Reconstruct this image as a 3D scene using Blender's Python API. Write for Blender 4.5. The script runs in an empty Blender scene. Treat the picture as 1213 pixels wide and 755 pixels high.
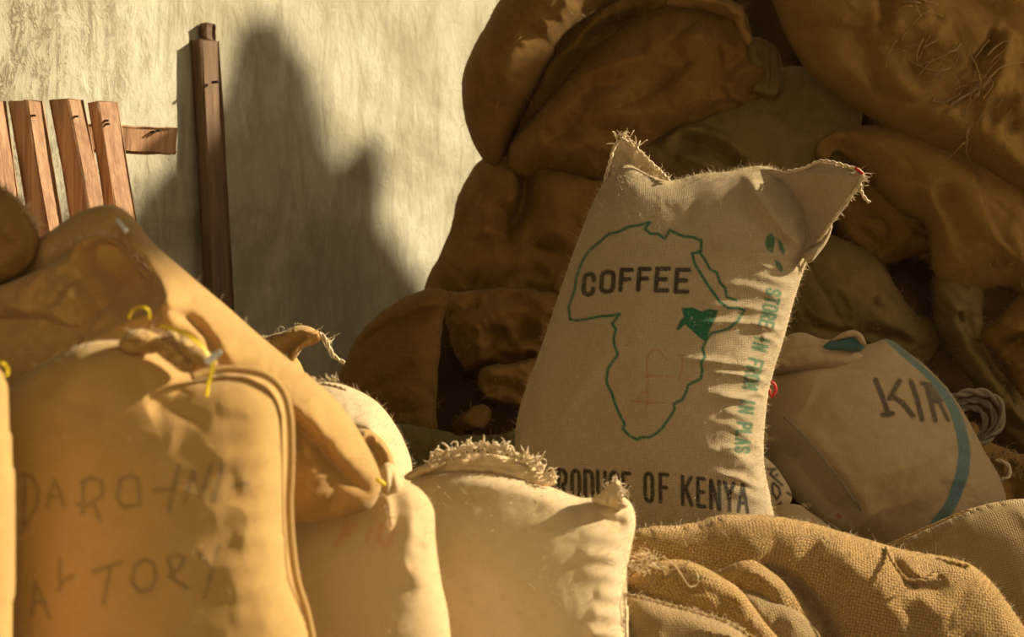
import bpy, math, random
import numpy as np
from mathutils import Vector, Matrix

random.seed(7)
rng = np.random.default_rng(11)
scene = bpy.context.scene
COL = scene.collection

# ------------------------------------------------------------------ camera
W_PX, H_PX, FOCAL = 1213.0, 755.0, 85.0
FPX = FOCAL / 36.0 * W_PX
CAM_Z = 0.95
cam_d = bpy.data.cameras.new('camera')
cam_d.lens = FOCAL
cam_d.sensor_width = 36.0
cam_d.sensor_fit = 'HORIZONTAL'
cam_d.dof.use_dof = True
cam_d.dof.focus_distance = 5.6
cam_d.dof.aperture_fstop = 4.8
cam = bpy.data.objects.new('camera', cam_d)
cam.location = (0, 0, CAM_Z)
cam.rotation_euler = (math.radians(90), 0, 0)
COL.objects.link(cam)
scene.camera = cam

# ------------------------------------------------------------------ light
SUN_EL = math.radians(27.0)
SUN_AZ = math.radians(15.0)          # degrees the sun stands behind the picture plane, at the right
SUN_DIR = np.array([math.cos(SUN_EL) * math.cos(SUN_AZ), math.cos(SUN_EL) * math.sin(SUN_AZ), math.sin(SUN_EL)])
sun_d = bpy.data.lights.new('sun', 'SUN')
sun_d.energy = 9.0
sun_d.color = (1.0, 0.85, 0.60)
sun_d.angle = math.radians(1.5)
sun = bpy.data.objects.new('sun', sun_d)
sun.rotation_euler = Vector(SUN_DIR).to_track_quat('Z', 'Y').to_euler()
sun.location = (6, 6, 6)
COL.objects.link(sun)

world = bpy.data.worlds.new('world')
scene.world = world
world.use_nodes = True
bg = world.node_tree.nodes['Background']
bg.inputs['Color'].default_value = (1.0, 0.79, 0.50, 1)
bg.inputs['Strength'].default_value = 2.5

scene.view_settings.view_transform = 'Standard'
scene.view_settings.look = 'None'
scene.view_settings.gamma = 1.0
scene.view_settings.use_curve_mapping = False
scene.view_settings.exposure = 0.0

# ------------------------------------------------------------------ helpers
CX, CY = W_PX / 2, H_PX / 2


def W3(px, py, Y):
    return np.array([(px - CX) * Y / FPX, Y, CAM_Z - (py - CY) * Y / FPX])


def tag(o, label=None, cat=None, group=None, kind=None):
    if label: o['label'] = label
    if cat: o['category'] = cat
    if group: o['group'] = group
    if kind: o['kind'] = kind
    return o


def thing(name, loc, label, cat, group=None):
    o = bpy.data.objects.new(name, None)
    o.empty_display_size = 0.1
    o.location = loc
    COL.objects.link(o)
    return tag(o, label, cat, group)


def mesh_obj(name, V, F, mat, parent=None, uv=None, ink=None, smooth=True, origin=None):
    """V in world space; F = list of (n,k) int arrays or list of tuples"""
    V = np.asarray(V, dtype=np.float64)
    if parent is not None:
        org = np.array(parent.matrix_world.translation if False else PLOC[parent.name])
    else:
        org = np.array(origin) if origin is not None else np.array([0.5 * (V[:, 0].min() + V[:, 0].max()), 0.5 * (V[:, 1].min() + V[:, 1].max()), V[:, 2].min()])
    me = bpy.data.meshes.new(name)
    Vl = (V - org).astype(np.float32)
    if isinstance(F, (list, tuple)) and len(F) and isinstance(F[0], np.ndarray):
        loops = np.concatenate([f.ravel() for f in F]).astype(np.int32)
        tot = np.concatenate([np.full(len(f), f.shape[1]) for f in F]).astype(np.int32)
    else:
        loops = np.array([i for f in F for i in f], dtype=np.int32)
        tot = np.array([len(f) for f in F], dtype=np.int32)
    start = np.concatenate([[0], np.cumsum(tot)[:-1]]).astype(np.int32)
    me.vertices.add(len(Vl)); me.vertices.foreach_set('co', Vl.ravel())
    me.loops.add(len(loops)); me.loops.foreach_set('vertex_index', loops)
    me.polygons.add(len(tot)); me.polygons.foreach_set('loop_start', start)
    me.polygons.foreach_set('loop_total', tot)
    me.polygons.foreach_set('use_smooth', np.full(len(tot), bool(smooth)))
    if uv is not None:
        l = me.uv_layers.new(name='UVMap')
        l.data.foreach_set('uv', np.asarray(uv, dtype=np.float32)[loops].ravel())
    if ink is not None:
        a = me.color_attributes.new('ink', 'FLOAT_COLOR', 'POINT')
        a.data.foreach_set('color', np.asarray(ink, dtype=np.float32).ravel())
    me.update(calc_edges=True)
    me.validate()
    me.materials.append(mat)
    o = bpy.data.objects.new(name, me)
    COL.objects.link(o)
    if parent is not None:
        o.parent = parent
        PLOC[o.name] = org
    else:
        o.location = org
        PLOC[o.name] = org
    return o


PLOC = {}


def root(name, loc, label, cat, group=None):
    o = thing(name, loc, label, cat, group)
    PLOC[o.name] = np.array(loc, dtype=float)
    return o


# --- noise
def vnoise(x, y, seed=0):
    r = np.random.default_rng(seed + 1234)
    L = r.random((64, 64))
    xi = np.floor(x).astype(int); yi = np.floor(y).astype(int)
    fx = x - xi; fy = y - yi
    fx = fx * fx * fx * (fx * (fx * 6 - 15) + 10); fy = fy * fy * fy * (fy * (fy * 6 - 15) + 10)
    a = L[xi % 64, yi % 64]; b = L[(xi + 1) % 64, yi % 64]; c = L[xi % 64, (yi + 1) % 64]; d = L[(xi + 1) % 64, (yi + 1) % 64]
    return (a * (1 - fx) + b * fx) * (1 - fy) + (c * (1 - fx) + d * fx) * fy


def fbm(x, y, seed=0, oct=3):
    s = 0; a = 1.0; t = 0
    for k in range(oct):
        s = s + a * vnoise(x * 2 ** k, y * 2 ** k, seed + 17 * k); t += a; a *= 0.5
    return s / t


def wrinkle(px, py, scale, ang, aniso, seed):
    """ridged, domain-warped cloth wrinkles, -0.5..0.5"""
    c, s = math.cos(ang), math.sin(ang)
    u = (px * c + py * s) / scale
    v = (-px * s + py * c) / scale * aniso
    wu = fbm(u * 0.6, v * 0.6, seed + 5, 2) - 0.5
    wv = fbm(u * 0.6 + 9.1, v * 0.6 + 3.3, seed + 6, 2) - 0.5
    n = fbm(u + 1.6 * wu, v + 1.6 * wv, seed, 3)
    r = 1 - np.abs(2 * n - 1) * 2.2
    return r - 0.5


# --- outlines
def catmull(P, step, closed=True):
    P = np.asarray(P, dtype=float)
    n = len(P); out = []
    rngi = range(n) if closed else range(n - 1)
    for i in rngi:
        if closed:
            p0, p1, p2, p3 = P[(i - 1) % n], P[i], P[(i + 1) % n], P[(i + 2) % n]
        else:
            p0, p1, p2, p3 = P[max(i - 1, 0)], P[i], P[i + 1], P[min(i + 2, n - 1)]
        k = max(2, int(np.linalg.norm(p2 - p1) / step))
        # centripetal tangents
        d1 = max(np.linalg.norm(p1 - p0), 1e-6) ** .5; d2 = max(np.linalg.norm(p2 - p1), 1e-6) ** .5; d3 = max(np.linalg.norm(p3 - p2), 1e-6) ** .5
        m1 = d2 * ((p1 - p0) / d1 - (p2 - p0) / (d1 + d2) + (p2 - p1) / d2)
        m2 = d2 * ((p2 - p1) / d2 - (p3 - p1) / (d2 + d3) + (p3 - p2) / d3)
        t = np.linspace(0, 1, k, endpoint=False)[:, None]
        out.append((2 * t ** 3 - 3 * t ** 2 + 1) * p1 + (t ** 3 - 2 * t ** 2 + t) * m1 + (-2 * t ** 3 + 3 * t ** 2) * p2 + (t ** 3 - t ** 2) * m2)
    if not closed: out.append(P[-1:])
    return np.concatenate(out)


def seg_dist(px, py, A, B):
    """distance from points to polyline segments, with the nearest point and arclength param"""
    best = np.full(px.shape, 1e18); nx = np.zeros_like(px); ny = np.zeros_like(px); tt = np.zeros_like(px); side = np.zeros_like(px)
    L = np.linalg.norm(B - A, axis=1); cum = np.concatenate([[0], np.cumsum(L)]); tot = max(cum[-1], 1e-9)
    for i in range(len(A)):
        ax, ay = A[i]; dx, dy = B[i] - A[i]; l2 = dx * dx + dy * dy + 1e-12
        t = np.clip(((px - ax) * dx + (py - ay) * dy) / l2, 0, 1)
        qx = ax + t * dx; qy = ay + t * dy
        d = (px - qx) ** 2 + (py - qy) ** 2
        m = d < best
        best = np.where(m, d, best); nx = np.where(m, qx, nx); ny = np.where(m, qy, ny)
        tt = np.where(m, (cum[i] + t * L[i]) / tot, tt)
        side = np.where(m, np.sign(dx * (py - ay) - dy * (px - ax)), side)
    return np.sqrt(best), nx, ny, tt, side


def inside_poly(px, py, P):
    ins = np.zeros(px.shape, dtype=bool)
    n = len(P); j = n - 1
    for i in range(n):
        xi, yi = P[i]; xj, yj = P[j]
        if yi != yj:
            c = ((yi > py) != (yj > py)) & (px < (xj - xi) * (py - yi) / (yj - yi) + xi)
            ins ^= c
        j = i
    return ins


def crease_field(px, py, creases, base_w=1.0):
    f = np.zeros_like(px)
    for c in creases:
        pts, w, amp = c[0], c[1], c[2]
        kind = c[3] if len(c) > 3 else 'r'
        Q = catmull(pts, 6.0, closed=False)
        lo = Q.min(0) - 5 * w; hi = Q.max(0) + 5 * w
        m = (px > lo[0]) & (px < hi[0]) & (py > lo[1]) & (py < hi[1])
        if not m.any(): continue
        d, _, _, t, sd = seg_dist(px[m], py[m], Q[:-1], Q[1:])
        taper = np.clip(np.minimum(t, 1 - t) * 5.0, 0, 1) ** 0.7 if 'k' not in kind else 1.0
        if 'r' in kind: g = np.exp(-(d / w) ** 2)
        elif 'v' in kind: g = -np.exp(-(d / w) ** 1.3)
        elif 's' in kind: g = np.where(sd > 0, np.exp(-(d / (3 * w)) ** 2), np.exp(-(d / (0.35 * w)) ** 2) )
        elif 'z' in kind: g = np.where(sd > 0, -np.exp(-(d / (3 * w)) ** 2), -np.exp(-(d / (0.35 * w)) ** 2))
        f[m] += amp * g * taper
    return f


def make_folds(P, folds, seed):
    """long drape folds inside an outline: (count, angle, length, width, amplitude)"""
    n, ang, ln, w, amp = folds
    r = np.random.default_rng(seed + 501); out = []
    lo, hi = P.min(0), P.max(0)
    lo = np.maximum(lo, [-30, -60]); hi = np.minimum(hi, [1250, 790])
    for k in range(n):
        for _ in range(12):
            c = r.uniform(lo, hi)
            if inside_poly(c[:1], c[1:], P)[0]: break
        a = ang + r.normal(0, 0.32); L = ln * r.uniform(0.5, 1.4); bend = r.normal(0, 0.35)
        pts = []
        for t in np.linspace(-.5, .5, 5):
            aa = a + bend * t * 2
            pts.append((c[0] + math.cos(aa) * L * t, c[1] + math.sin(aa) * L * t))
        ww = w * r.uniform(0.55, 1.5)
        if k % 2: out.append((pts, ww, amp * r.uniform(.5, 1.2), 'r'))
        else: out.append((pts, ww * .7, amp * r.uniform(.6, 1.3), 'v'))
    return out


def blob(name, outline, Y, tf, tb, mat, parent, res=3.5, p=0.5, creases=(), wr=None, wr2=None, tilt=None,
         uvrot=0.0, ink=None, mapping=None, seed=0, extra=None, flat=None, smooth_outline=True, rough=0.0, folds=None):
    """a stuffed or folded piece of sackcloth: outline inflated to front and back, folds laid in as relief.
    tf / tb: bulge to the front / to the back in metres. tilt(px,py): shifts the middle plane in depth."""
    P = catmull(outline, max(res, 2.0), True) if smooth_outline else np.asarray(outline, float)
    if rough:
        T_ = np.roll(P, -1, 0) - np.roll(P, 1, 0); T_ /= np.linalg.norm(T_, axis=1)[:, None] + 1e-9
        nz = (fbm(P[:, 0] / 16 + 50, P[:, 1] / 16 + 50, seed + 91, 3) - 0.5) * 2 * rough
        P = P + np.stack([T_[:, 1], -T_[:, 0]], 1) * nz[:, None]
    if folds:
        creases = list(creases) + make_folds(P, folds, seed)
    lo = P.min(0) - 2.5 * res; hi = P.max(0) + 2.5 * res
    nx = int((hi[0] - lo[0]) / res) + 2; ny = int((hi[1] - lo[1]) / res) + 2
    gx, gy = np.meshgrid(lo[0] + np.arange(nx) * res, lo[1] + np.arange(ny) * res)
    d, qx, qy, _, _ = seg_dist(gx, gy, P, np.roll(P, -1, 0))
    ins = inside_poly(gx, gy, P)
    sdf = np.where(ins, d, -d)
    snap = np.abs(sdf) <= 0.5 * res
    inn = (sdf > 0.5 * res)
    valid = snap | inn
    # membrane
    D = max(sdf.max(), res)
    phi = np.where(inn, sdf * (2 * D - sdf), 0.0)
    phi[0] = phi[-1] = 0; phi[:, 0] = phi[:, -1] = 0
    b = np.where(inn, 2.0 * res * res, 0.0)

    def lap(u):
        o = 4 * u
        o[1:] -= u[:-1]; o[:-1] -= u[1:]; o[:, 1:] -= u[:, :-1]; o[:, :-1] -= u[:, 1:]
        return np.where(inn, o, 0.0)
    r = np.where(inn, b - lap(phi), 0.0); q = r.copy(); rs = (r * r).sum()
    for it in range(170):
        Aq = lap(q); den = (q * Aq).sum()
        if den <= 0 or rs < 1e-9: break
        al = rs / den; phi += al * q; r -= al * Aq
        rn = (r * r).sum(); q = r + (rn / rs) * q; rs = rn
    phi = np.clip(phi, 0, None)
    h = (phi / max(phi.max(), 1e-9)) ** p
    if flat: h = 1 - (1 - h) ** flat
    X = np.where(snap, qx, gx); Yp = np.where(snap, qy, gy)
    att = np.clip(h * 1.6, 0, 1)
    disp = crease_field(X, Yp, creases)
    if wr: disp = disp + wr[0] * wrinkle(X, Yp, wr[1], wr[2], wr[3], seed + 3)
    if wr2: disp = disp + wr2[0] * wrinkle(X, Yp, wr2[1], wr2[2], wr2[3], seed + 29)
    if extra is not None: disp = disp + extra(X, Yp, h)
    disp = np.where(inn, disp * att, 0.0)
    h = np.where(inn, h, 0.0)
    yc = Y + (tilt(X, Yp) if tilt else 0.0) * np.ones_like(X)
    if mapping is None:
        sc = yc / FPX
        wx = (X - CX) * sc; wz = CAM_Z - (Yp - CY) * sc
        front = np.stack([wx, yc - tf * h - disp, wz], -1)
        back = np.stack([wx, yc + tb * h, wz], -1)
        ms = Y / FPX
    else:
        front = mapping(X, Yp, tf * h + disp); back = mapping(X, Yp, -tb * h); ms = 1.0
    # arc-length cloth coordinates
    ex = np.linalg.norm(np.diff(front, axis=1), axis=2); ey = np.linalg.norm(np.diff(front, axis=0), axis=2)
    ex = np.clip(ex, 0, res * ms * 2.5); ey = np.clip(ey, 0, res * ms * 2.5)
    U = np.concatenate([np.zeros((ny, 1)), np.cumsum(ex, 1)], 1); U -= U[:, nx // 2:nx // 2 + 1]
    Vv = np.concatenate([np.zeros((1, nx)), np.cumsum(ey, 0)], 0); Vv -= Vv[ny // 2:ny // 2 + 1, :]
    cu, su = math.cos(uvrot), math.sin(uvrot)
    UV = np.stack([U * cu - Vv * su, U * su + Vv * cu], -1)
    # faces
    idf = np.full((ny, nx), -1); nb = valid.sum(); idf[valid] = np.arange(nb)
    idb = np.full((ny, nx), -1); idb[inn] = nb + np.arange(inn.sum()); idb[snap] = idf[snap]
    a, bb, c, e = valid[:-1, :-1], valid[:-1, 1:], valid[1:, 1:], valid[1:, :-1]
    cnt = a.astype(int) + bb + c + e
    anyin = inn[:-1, :-1] | inn[:-1, 1:] | inn[1:, 1:] | inn[1:, :-1]
    J, I = np.nonzero((cnt == 4) & anyin)
    T, K = np.nonzero((cnt == 3) & anyin)
    def quads(ids): return np.stack([ids[J, I], ids[J + 1, I], ids[J + 1, I + 1], ids[J, I + 1]], 1)
    def tris(ids):
        cs = np.stack([ids[T, K], ids[T + 1, K], ids[T + 1, K + 1], ids[T, K + 1]], 1)
        if len(cs) == 0: return np.zeros((0, 3), int)
        out = np.zeros((len(cs), 3), int)
        for k in range(len(cs)):
            out[k] = [v for v in cs[k] if v >= 0]
        return out
    idfv = np.where(valid, idf, -1); idbv = np.where(valid, idb, -1)
    F = [quads(idfv), quads(idbv)[:, ::-1].copy(), tris(idfv), tris(idbv)[:, ::-1].copy()]
    F = [f for f in F if len(f)]
    V = np.concatenate([front[valid], back[inn]])
    uv = np.concatenate([UV[valid], UV[inn]])
    inkv = None
    if ink is not None:
        fx = CX + front[..., 0] / front[..., 1] * FPX; fy = CY - (front[..., 2] - CAM_Z) / front[..., 1] * FPX
        iv = ink(fx[valid], fy[valid])
        inkv = np.concatenate([iv, np.tile([[0, 0, 0, 1.0]], (int(inn.sum()), 1))])
    o = mesh_obj(name, V, F, mat, parent, uv=uv, ink=inkv)
    o_data = dict(V=V, nfront=int(nb), px=np.concatenate([X[valid], X[inn]]), py=np.concatenate([Yp[valid], Yp[inn]]))
    BLOBS[o.name] = o_data
    return o


BLOBS = {}


def tube_geo(P, R, seg=6, base=0):
    P = np.asarray(P, float); n = len(P)
    R = np.full(n, R) if np.isscalar(R) else np.asarray(R, float)
    T = np.gradient(P, axis=0); T /= np.linalg.norm(T, axis=1)[:, None] + 1e-12
    up = np.array([0.13, 0.31, 0.94])
    N = np.cross(T, up); N /= np.linalg.norm(N, axis=1)[:, None] + 1e-12
    Bn = np.cross(T, N)
    a = np.arange(seg) * 2 * math.pi / seg
    V = P[:, None] + R[:, None, None] * (np.cos(a)[None, :, None] * N[:, None] + np.sin(a)[None, :, None] * Bn[:, None])
    V = V.reshape(-1, 3)
    i = np.arange(n - 1)[:, None] * seg; k = np.arange(seg)[None]; k2 = (k + 1) % seg
    Q = np.stack([i + k, i + k2, i + seg + k2, i + seg + k], -1).reshape(-1, 4) + base
    caps = [tuple(base + j for j in range(seg))[::-1], tuple(base + (n - 1) * seg + j for j in range(seg))]
    return V, Q, caps


def tubes(name, paths, mat, parent, seg=6, kind=None, smooth=True):
    VV = []; QQ = []; CC = []; b = 0; UVs = []
    for P, R in paths:
        V, Q, c = tube_geo(P, R, seg, b)
        VV.append(V); QQ.append(Q); CC += c; b += len(V)
        L = np.concatenate([[0], np.cumsum(np.linalg.norm(np.diff(np.asarray(P), axis=0), axis=1))])
        UVs.append(np.stack([np.repeat(L, seg), np.tile(np.arange(seg) * 0.001, len(L))], 1))
    F = [np.concatenate(QQ)] + [np.array(CC)]
    o = mesh_obj(name, np.concatenate(VV), F, mat, parent, uv=np.concatenate(UVs), smooth=smooth)
    if kind: o['kind'] = kind
    return o


def cord(name, pts, mat, parent, r=0.004, step=4.0, wob=0.0, twist=False, seed=1, kind=None):
    """pts: (px,py,Y) list -> a seam cord or twine following them"""
    Q = catmull(pts, step, False)
    P = np.array([W3(*q) for q in Q])
    if wob:
        rr = np.random.default_rng(seed); P = P + rr.normal(0, wob, P.shape)
    if not twist:
        return tubes(name, [(P, r)], mat, parent, 7, kind)
    paths = []
    L = np.concatenate([[0], np.cumsum(np.linalg.norm(np.diff(P, axis=0), axis=1))])
    n = max(8, int(L[-1] / (r * 0.8)))
    s = np.linspace(0, L[-1], n); Pi = np.stack([np.interp(s, L, P[:, k]) for k in range(3)], 1)
    T = np.gradient(Pi, axis=0); T /= np.linalg.norm(T, axis=1)[:, None] + 1e-12
    N = np.cross(T, [0.1, 0.3, 0.95]); N /= np.linalg.norm(N, axis=1)[:, None]; Bn = np.cross(T, N)
    for ph in (0, math.pi):
        a = s / (r * 5) * 2 * math.pi / 1.6 + ph
        paths.append((Pi + 0.55 * r * (np.cos(a)[:, None] * N + np.sin(a)[:, None] * Bn), 0.6 * r))
    return tubes(name, paths, mat, parent, 5, kind)


def fringe(name, pts, mat, parent, n=40, length=0.03, r=0.0012, dirv=(0, -0.2, 1), curl=0.6, spread=0.5, seed=3, jitter=2.0, steps=6, on=None):
    """frayed thread ends standing off a torn or stitched edge"""
    rr = np.random.default_rng(seed)
    Q = catmull(pts, 2.0, False)
    paths = []
    dirv = np.array(dirv, float); dirv /= np.linalg.norm(dirv)
    for k in range(n):
        q = Q[rr.integers(len(Q))].copy(); q[:2] += rr.normal(0, jitter, 2)
        if on is not None:
            bd = BLOBS[on.name]; m_ = bd['nfront']; kk = np.argmin((bd['px'][:m_] - q[0]) ** 2 + (bd['py'][:m_] - q[1]) ** 2); q[2] = bd['V'][kk][1] - 0.002
        p = W3(*q); d = dirv + rr.normal(0, spread, 3); d /= np.linalg.norm(d)
        L = length * rr.uniform(0.35, 1.2); pts3 = [p]
        ax = rr.normal(0, 1, 3); ax /= np.linalg.norm(ax)
        cr = curl * rr.uniform(0.2, 1.0)
        for s in range(steps):
            d = d + cr * np.cross(ax, d) + rr.normal(0, 0.12, 3); d /= np.linalg.norm(d)
            p = p + d * L / steps; pts3.append(p)
        rad = r * rr.uniform(0.5, 1.2)
        paths.append((np.array(pts3), np.linspace(rad, rad * 0.35, steps + 1)))
    return tubes(name, paths, mat, parent, 4, 'stuff')


def fuzz(name, body, mat, parent, n=3000, length=0.008, width=0.00035, region=None, seed=5):
    """single jute fibres standing off the cloth"""
    rr = np.random.default_rng(seed)
    o = body; dta = BLOBS[o.name]
    me = o.data
    N = np.zeros(len(me.vertices) * 3, dtype=np.float32); me.vertices.foreach_get('normal', N); N = N.reshape(-1, 3)
    V = dta['V'][:dta['nfront']]; N = N[:dta['nfront']]
    sel = np.arange(len(V))
    vis = (dta['py'][:len(V)] < 770) & (dta['px'][:len(V)] > -15) & (dta['px'][:len(V)] < 1228)
    if region is not None: vis &= region(dta['px'][:len(V)], dta['py'][:len(V)])
    sel = sel[vis]
    # favour what is seen edge-on (silhouettes)
    view = V[sel] - np.array([0, 0, CAM_Z]); view /= np.linalg.norm(view, axis=1)[:, None]
    wgt = 0.12 + (1 - np.abs((view * N[sel]).sum(1))) ** 2
    k = rr.choice(sel, size=n, p=wgt / wgt.sum())
    p0 = V[k] + rr.normal(0, 0.001, (n, 3))
    d = N[k] + rr.normal(0, 0.7, (n, 3)); d /= np.linalg.norm(d, axis=1)[:, None]
    L = (length * rr.gamma(2.0, 0.5, n))[:, None]
    bend = rr.normal(0, 0.35, (n, 3))
    p1 = p0 + d * L * 0.5; p2 = p1 + (d + bend) * L * 0.5
    w = np.cross(d, rr.normal(0, 1, (n, 3))); w /= np.linalg.norm(w, axis=1)[:, None] + 1e-9; w *= width
    VV = np.concatenate([p0 - w, p0 + w, p1 - w * .8, p1 + w * .8, p2])
    i = np.arange(n)
    F = [np.stack([i, i + n, i + 3 * n, i + 2 * n], 1), np.stack([i + 2 * n, i + 3 * n, i + 4 * n], 1)]
    f = mesh_obj(name, VV, F, mat, parent, smooth=False)
    f['kind'] = 'stuff'
    return f


# ------------------------------------------------------------------ materials
class NT:
    def __init__(self, name):
        self.m = bpy.data.materials.new(name); self.m.use_nodes = True
        self.t = self.m.node_tree; self.n = self.t.nodes; self.l = self.t.links
        self.b = self.n['Principled BSDF']

    def node(self, kind, **kw):
        x = self.n.new(kind)
        for k, v in kw.items(): setattr(x, k, v)
        return x

    def put(self, sock, v):
        if hasattr(v, 'is_output') or isinstance(v, bpy.types.NodeSocket): self.l.new(v, sock)
        else: sock.default_value = v

    def math(self, op, a, b=None, clamp=False):
        x = self.node('ShaderNodeMath', operation=op); x.use_clamp = clamp
        self.put(x.inputs[0], a)
        if b is not None: self.put(x.inputs[1], b)
        return x.outputs[0]

    def mix(self, f, a, b, mode='MIX'):
        x = self.node('ShaderNodeMix', data_type='RGBA', blend_type=mode)
        self.put(x.inputs[0], f); self.put(x.inputs[6], a if not isinstance(a, tuple) else (*a, 1)); self.put(x.inputs[7], b if not isinstance(b, tuple) else (*b, 1))
        return x.outputs[2]

    def noise(self, vec, scale, detail=4, rough=0.55, dist=0.0):
        x = self.node('ShaderNodeTexNoise'); x.inputs['Scale'].default_value = scale; x.inputs['Detail'].default_value = detail
        x.inputs['Roughness'].default_value = rough; x.inputs['Distortion'].default_value = dist
        if vec is not None: self.l.new(vec, x.inputs['Vector'])
        return x.outputs[0]

    def mapping(self, vec, scale=(1, 1, 1), rot=(0, 0, 0)):
        x = self.node('ShaderNodeMapping'); x.inputs['Scale'].default_value = scale; x.inputs['Rotation'].default_value = rot
        self.l.new(vec, x.inputs['Vector']); return x.outputs[0]

    def ramp(self, f, lo, hi):
        x = self.node('ShaderNodeMapRange'); x.inputs[1].default_value = lo; x.inputs[2].default_value = hi
        self.put(x.inputs[0], f); return x.outputs[0]


def burlap(name, col, dark=0.55, pitch=0.0036, weave=0.6, bump=0.35, stain=0.25, stain_col=None, inks=None, grain=0.5, gap=0.35, var=0.10, sheen=0.25):
    """woven jute: threads in two directions, slubs, uneven colour; optional printed inks from the 'ink' attribute"""
    t = NT(name)
    tc = t.node('ShaderNodeTexCoord'); uv = tc.outputs['UV']; ob = tc.outputs['Object']
    wob = t.noise(uv, 55.0, 2)
    wv = t.math('MULTIPLY', t.math('SUBTRACT', wob, 0.5), 2.5)
    sep = t.node('ShaderNodeSeparateXYZ'); t.l.new(uv, sep.inputs[0])
    k = math.pi / pitch
    su = t.math('SINE', t.math('ADD', t.math('MULTIPLY', sep.outputs[0], k), wv))
    sv = t.math('SINE', t.math('ADD', t.math('MULTIPLY', sep.outputs[1], k), wv))
    chk = t.math('MULTIPLY', su, sv)                              # over / under
    au = t.math('ABSOLUTE', su); av = t.math('ABSOLUTE', sv)
    thr = t.math('MULTIPLY', au, av)                              # gaps between the threads
    sl1 = t.noise(t.mapping(uv, (0.12 / pitch, 2.2 / pitch, 1)), 1.0, 3, 0.6)
    sl2 = t.noise(t.mapping(uv, (2.2 / pitch, 0.12 / pitch, 1)), 1.0, 3, 0.6)
    slub = t.math('ADD', sl1, sl2)                                # 0..2, mean 1
    fine = t.noise(uv, 1.3 / pitch, 2, 0.7)
    hgt = t.math('ADD', t.math('MULTIPLY', chk, 0.35 * weave), t.math('MULTIPLY', thr, 0.6 * weave))
    hgt = t.math('ADD', hgt, t.math('MULTIPLY', slub, 0.9 * grain))
    hgt = t.math('ADD', hgt, t.math('MULTIPLY', fine, 0.5 * grain))
    big = t.noise(ob, 5.0, 5, 0.6)
    big2 = t.noise(ob, 17.0, 4, 0.6)
    c0 = tuple(c * dark for c in col)
    cc = t.mix(t.ramp(slub, 0.72, 1.28), c0, col)
    cc = t.mix(t.math('MULTIPLY', t.ramp(big, 0.42, 0.68), stain), cc, stain_col or tuple(c * 0.55 for c in col))
    cc = t.mix(t.math('MULTIPLY', t.ramp(big2, 0.45, 0.75), stain * 0.6), cc, tuple(min(1, c * 1.25) for c in col))
    gapf = t.math('MULTIPLY', t.math('SUBTRACT', 1.0, t.ramp(thr, 0.0, 0.5)), gap)
    cc = t.mix(gapf, cc, tuple(c * 0.28 for c in col))
    if inks:
        at = t.node('ShaderNodeAttribute'); at.attribute_name = 'ink'
        ss = t.node('ShaderNodeSeparateColor'); t.l.new(at.outputs['Color'], ss.inputs[0])
        brk = t.ramp(t.math('ADD', t.math('MULTIPLY', slub, 0.6), t.math('MULTIPLY', fine, 0.4)), 0.55, 0.80)
        brk = t.math('ADD', t.math('MULTIPLY', brk, 0.5), 0.5, clamp=True)
        for ch, ic in enumerate(inks):
            if ic is None: continue
            cc = t.mix(t.math('MULTIPLY', ss.outputs[ch], t.math('MULTIPLY', brk, ic[3])), cc, ic[:3])
    t.l.new(cc, t.b.inputs['Base Color'])
    t.b.inputs['Roughness'].default_value = 0.92
    t.b.inputs['Specular IOR Level'].default_value = 0.15
    t.b.inputs['Sheen Weight'].default_value = sheen
    t.b.inputs['Sheen Roughness'].default_value = 0.5
    t.b.inputs['Sheen Tint'].default_value = (1.0, 0.85, 0.6, 1)
    bp = t.node('ShaderNodeBump'); bp.inputs['Strength'].default_value = bump; bp.inputs['Distance'].default_value = pitch * 0.9
    t.l.new(hgt, bp.inputs['Height']); t.l.new(bp.outputs[0], t.b.inputs['Normal'])
    return t.m


def plain(name, col, rough=0.9, sheen=0.0, var=0.3, scale=60):
    t = NT(name)
    tc = t.node('ShaderNodeTexCoord')
    n = t.noise(tc.outputs['Object'], scale, 3)
    t.l.new(t.mix(t.ramp(n, 0.35, 0.7), tuple(c * (1 - var) for c in col), col), t.b.inputs['Base Color'])
    t.b.inputs['Roughness'].default_value = rough
    t.b.inputs['Specular IOR Level'].default_value = 0.2
    t.b.inputs['Sheen Weight'].default_value = sheen
    return t.m


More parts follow.
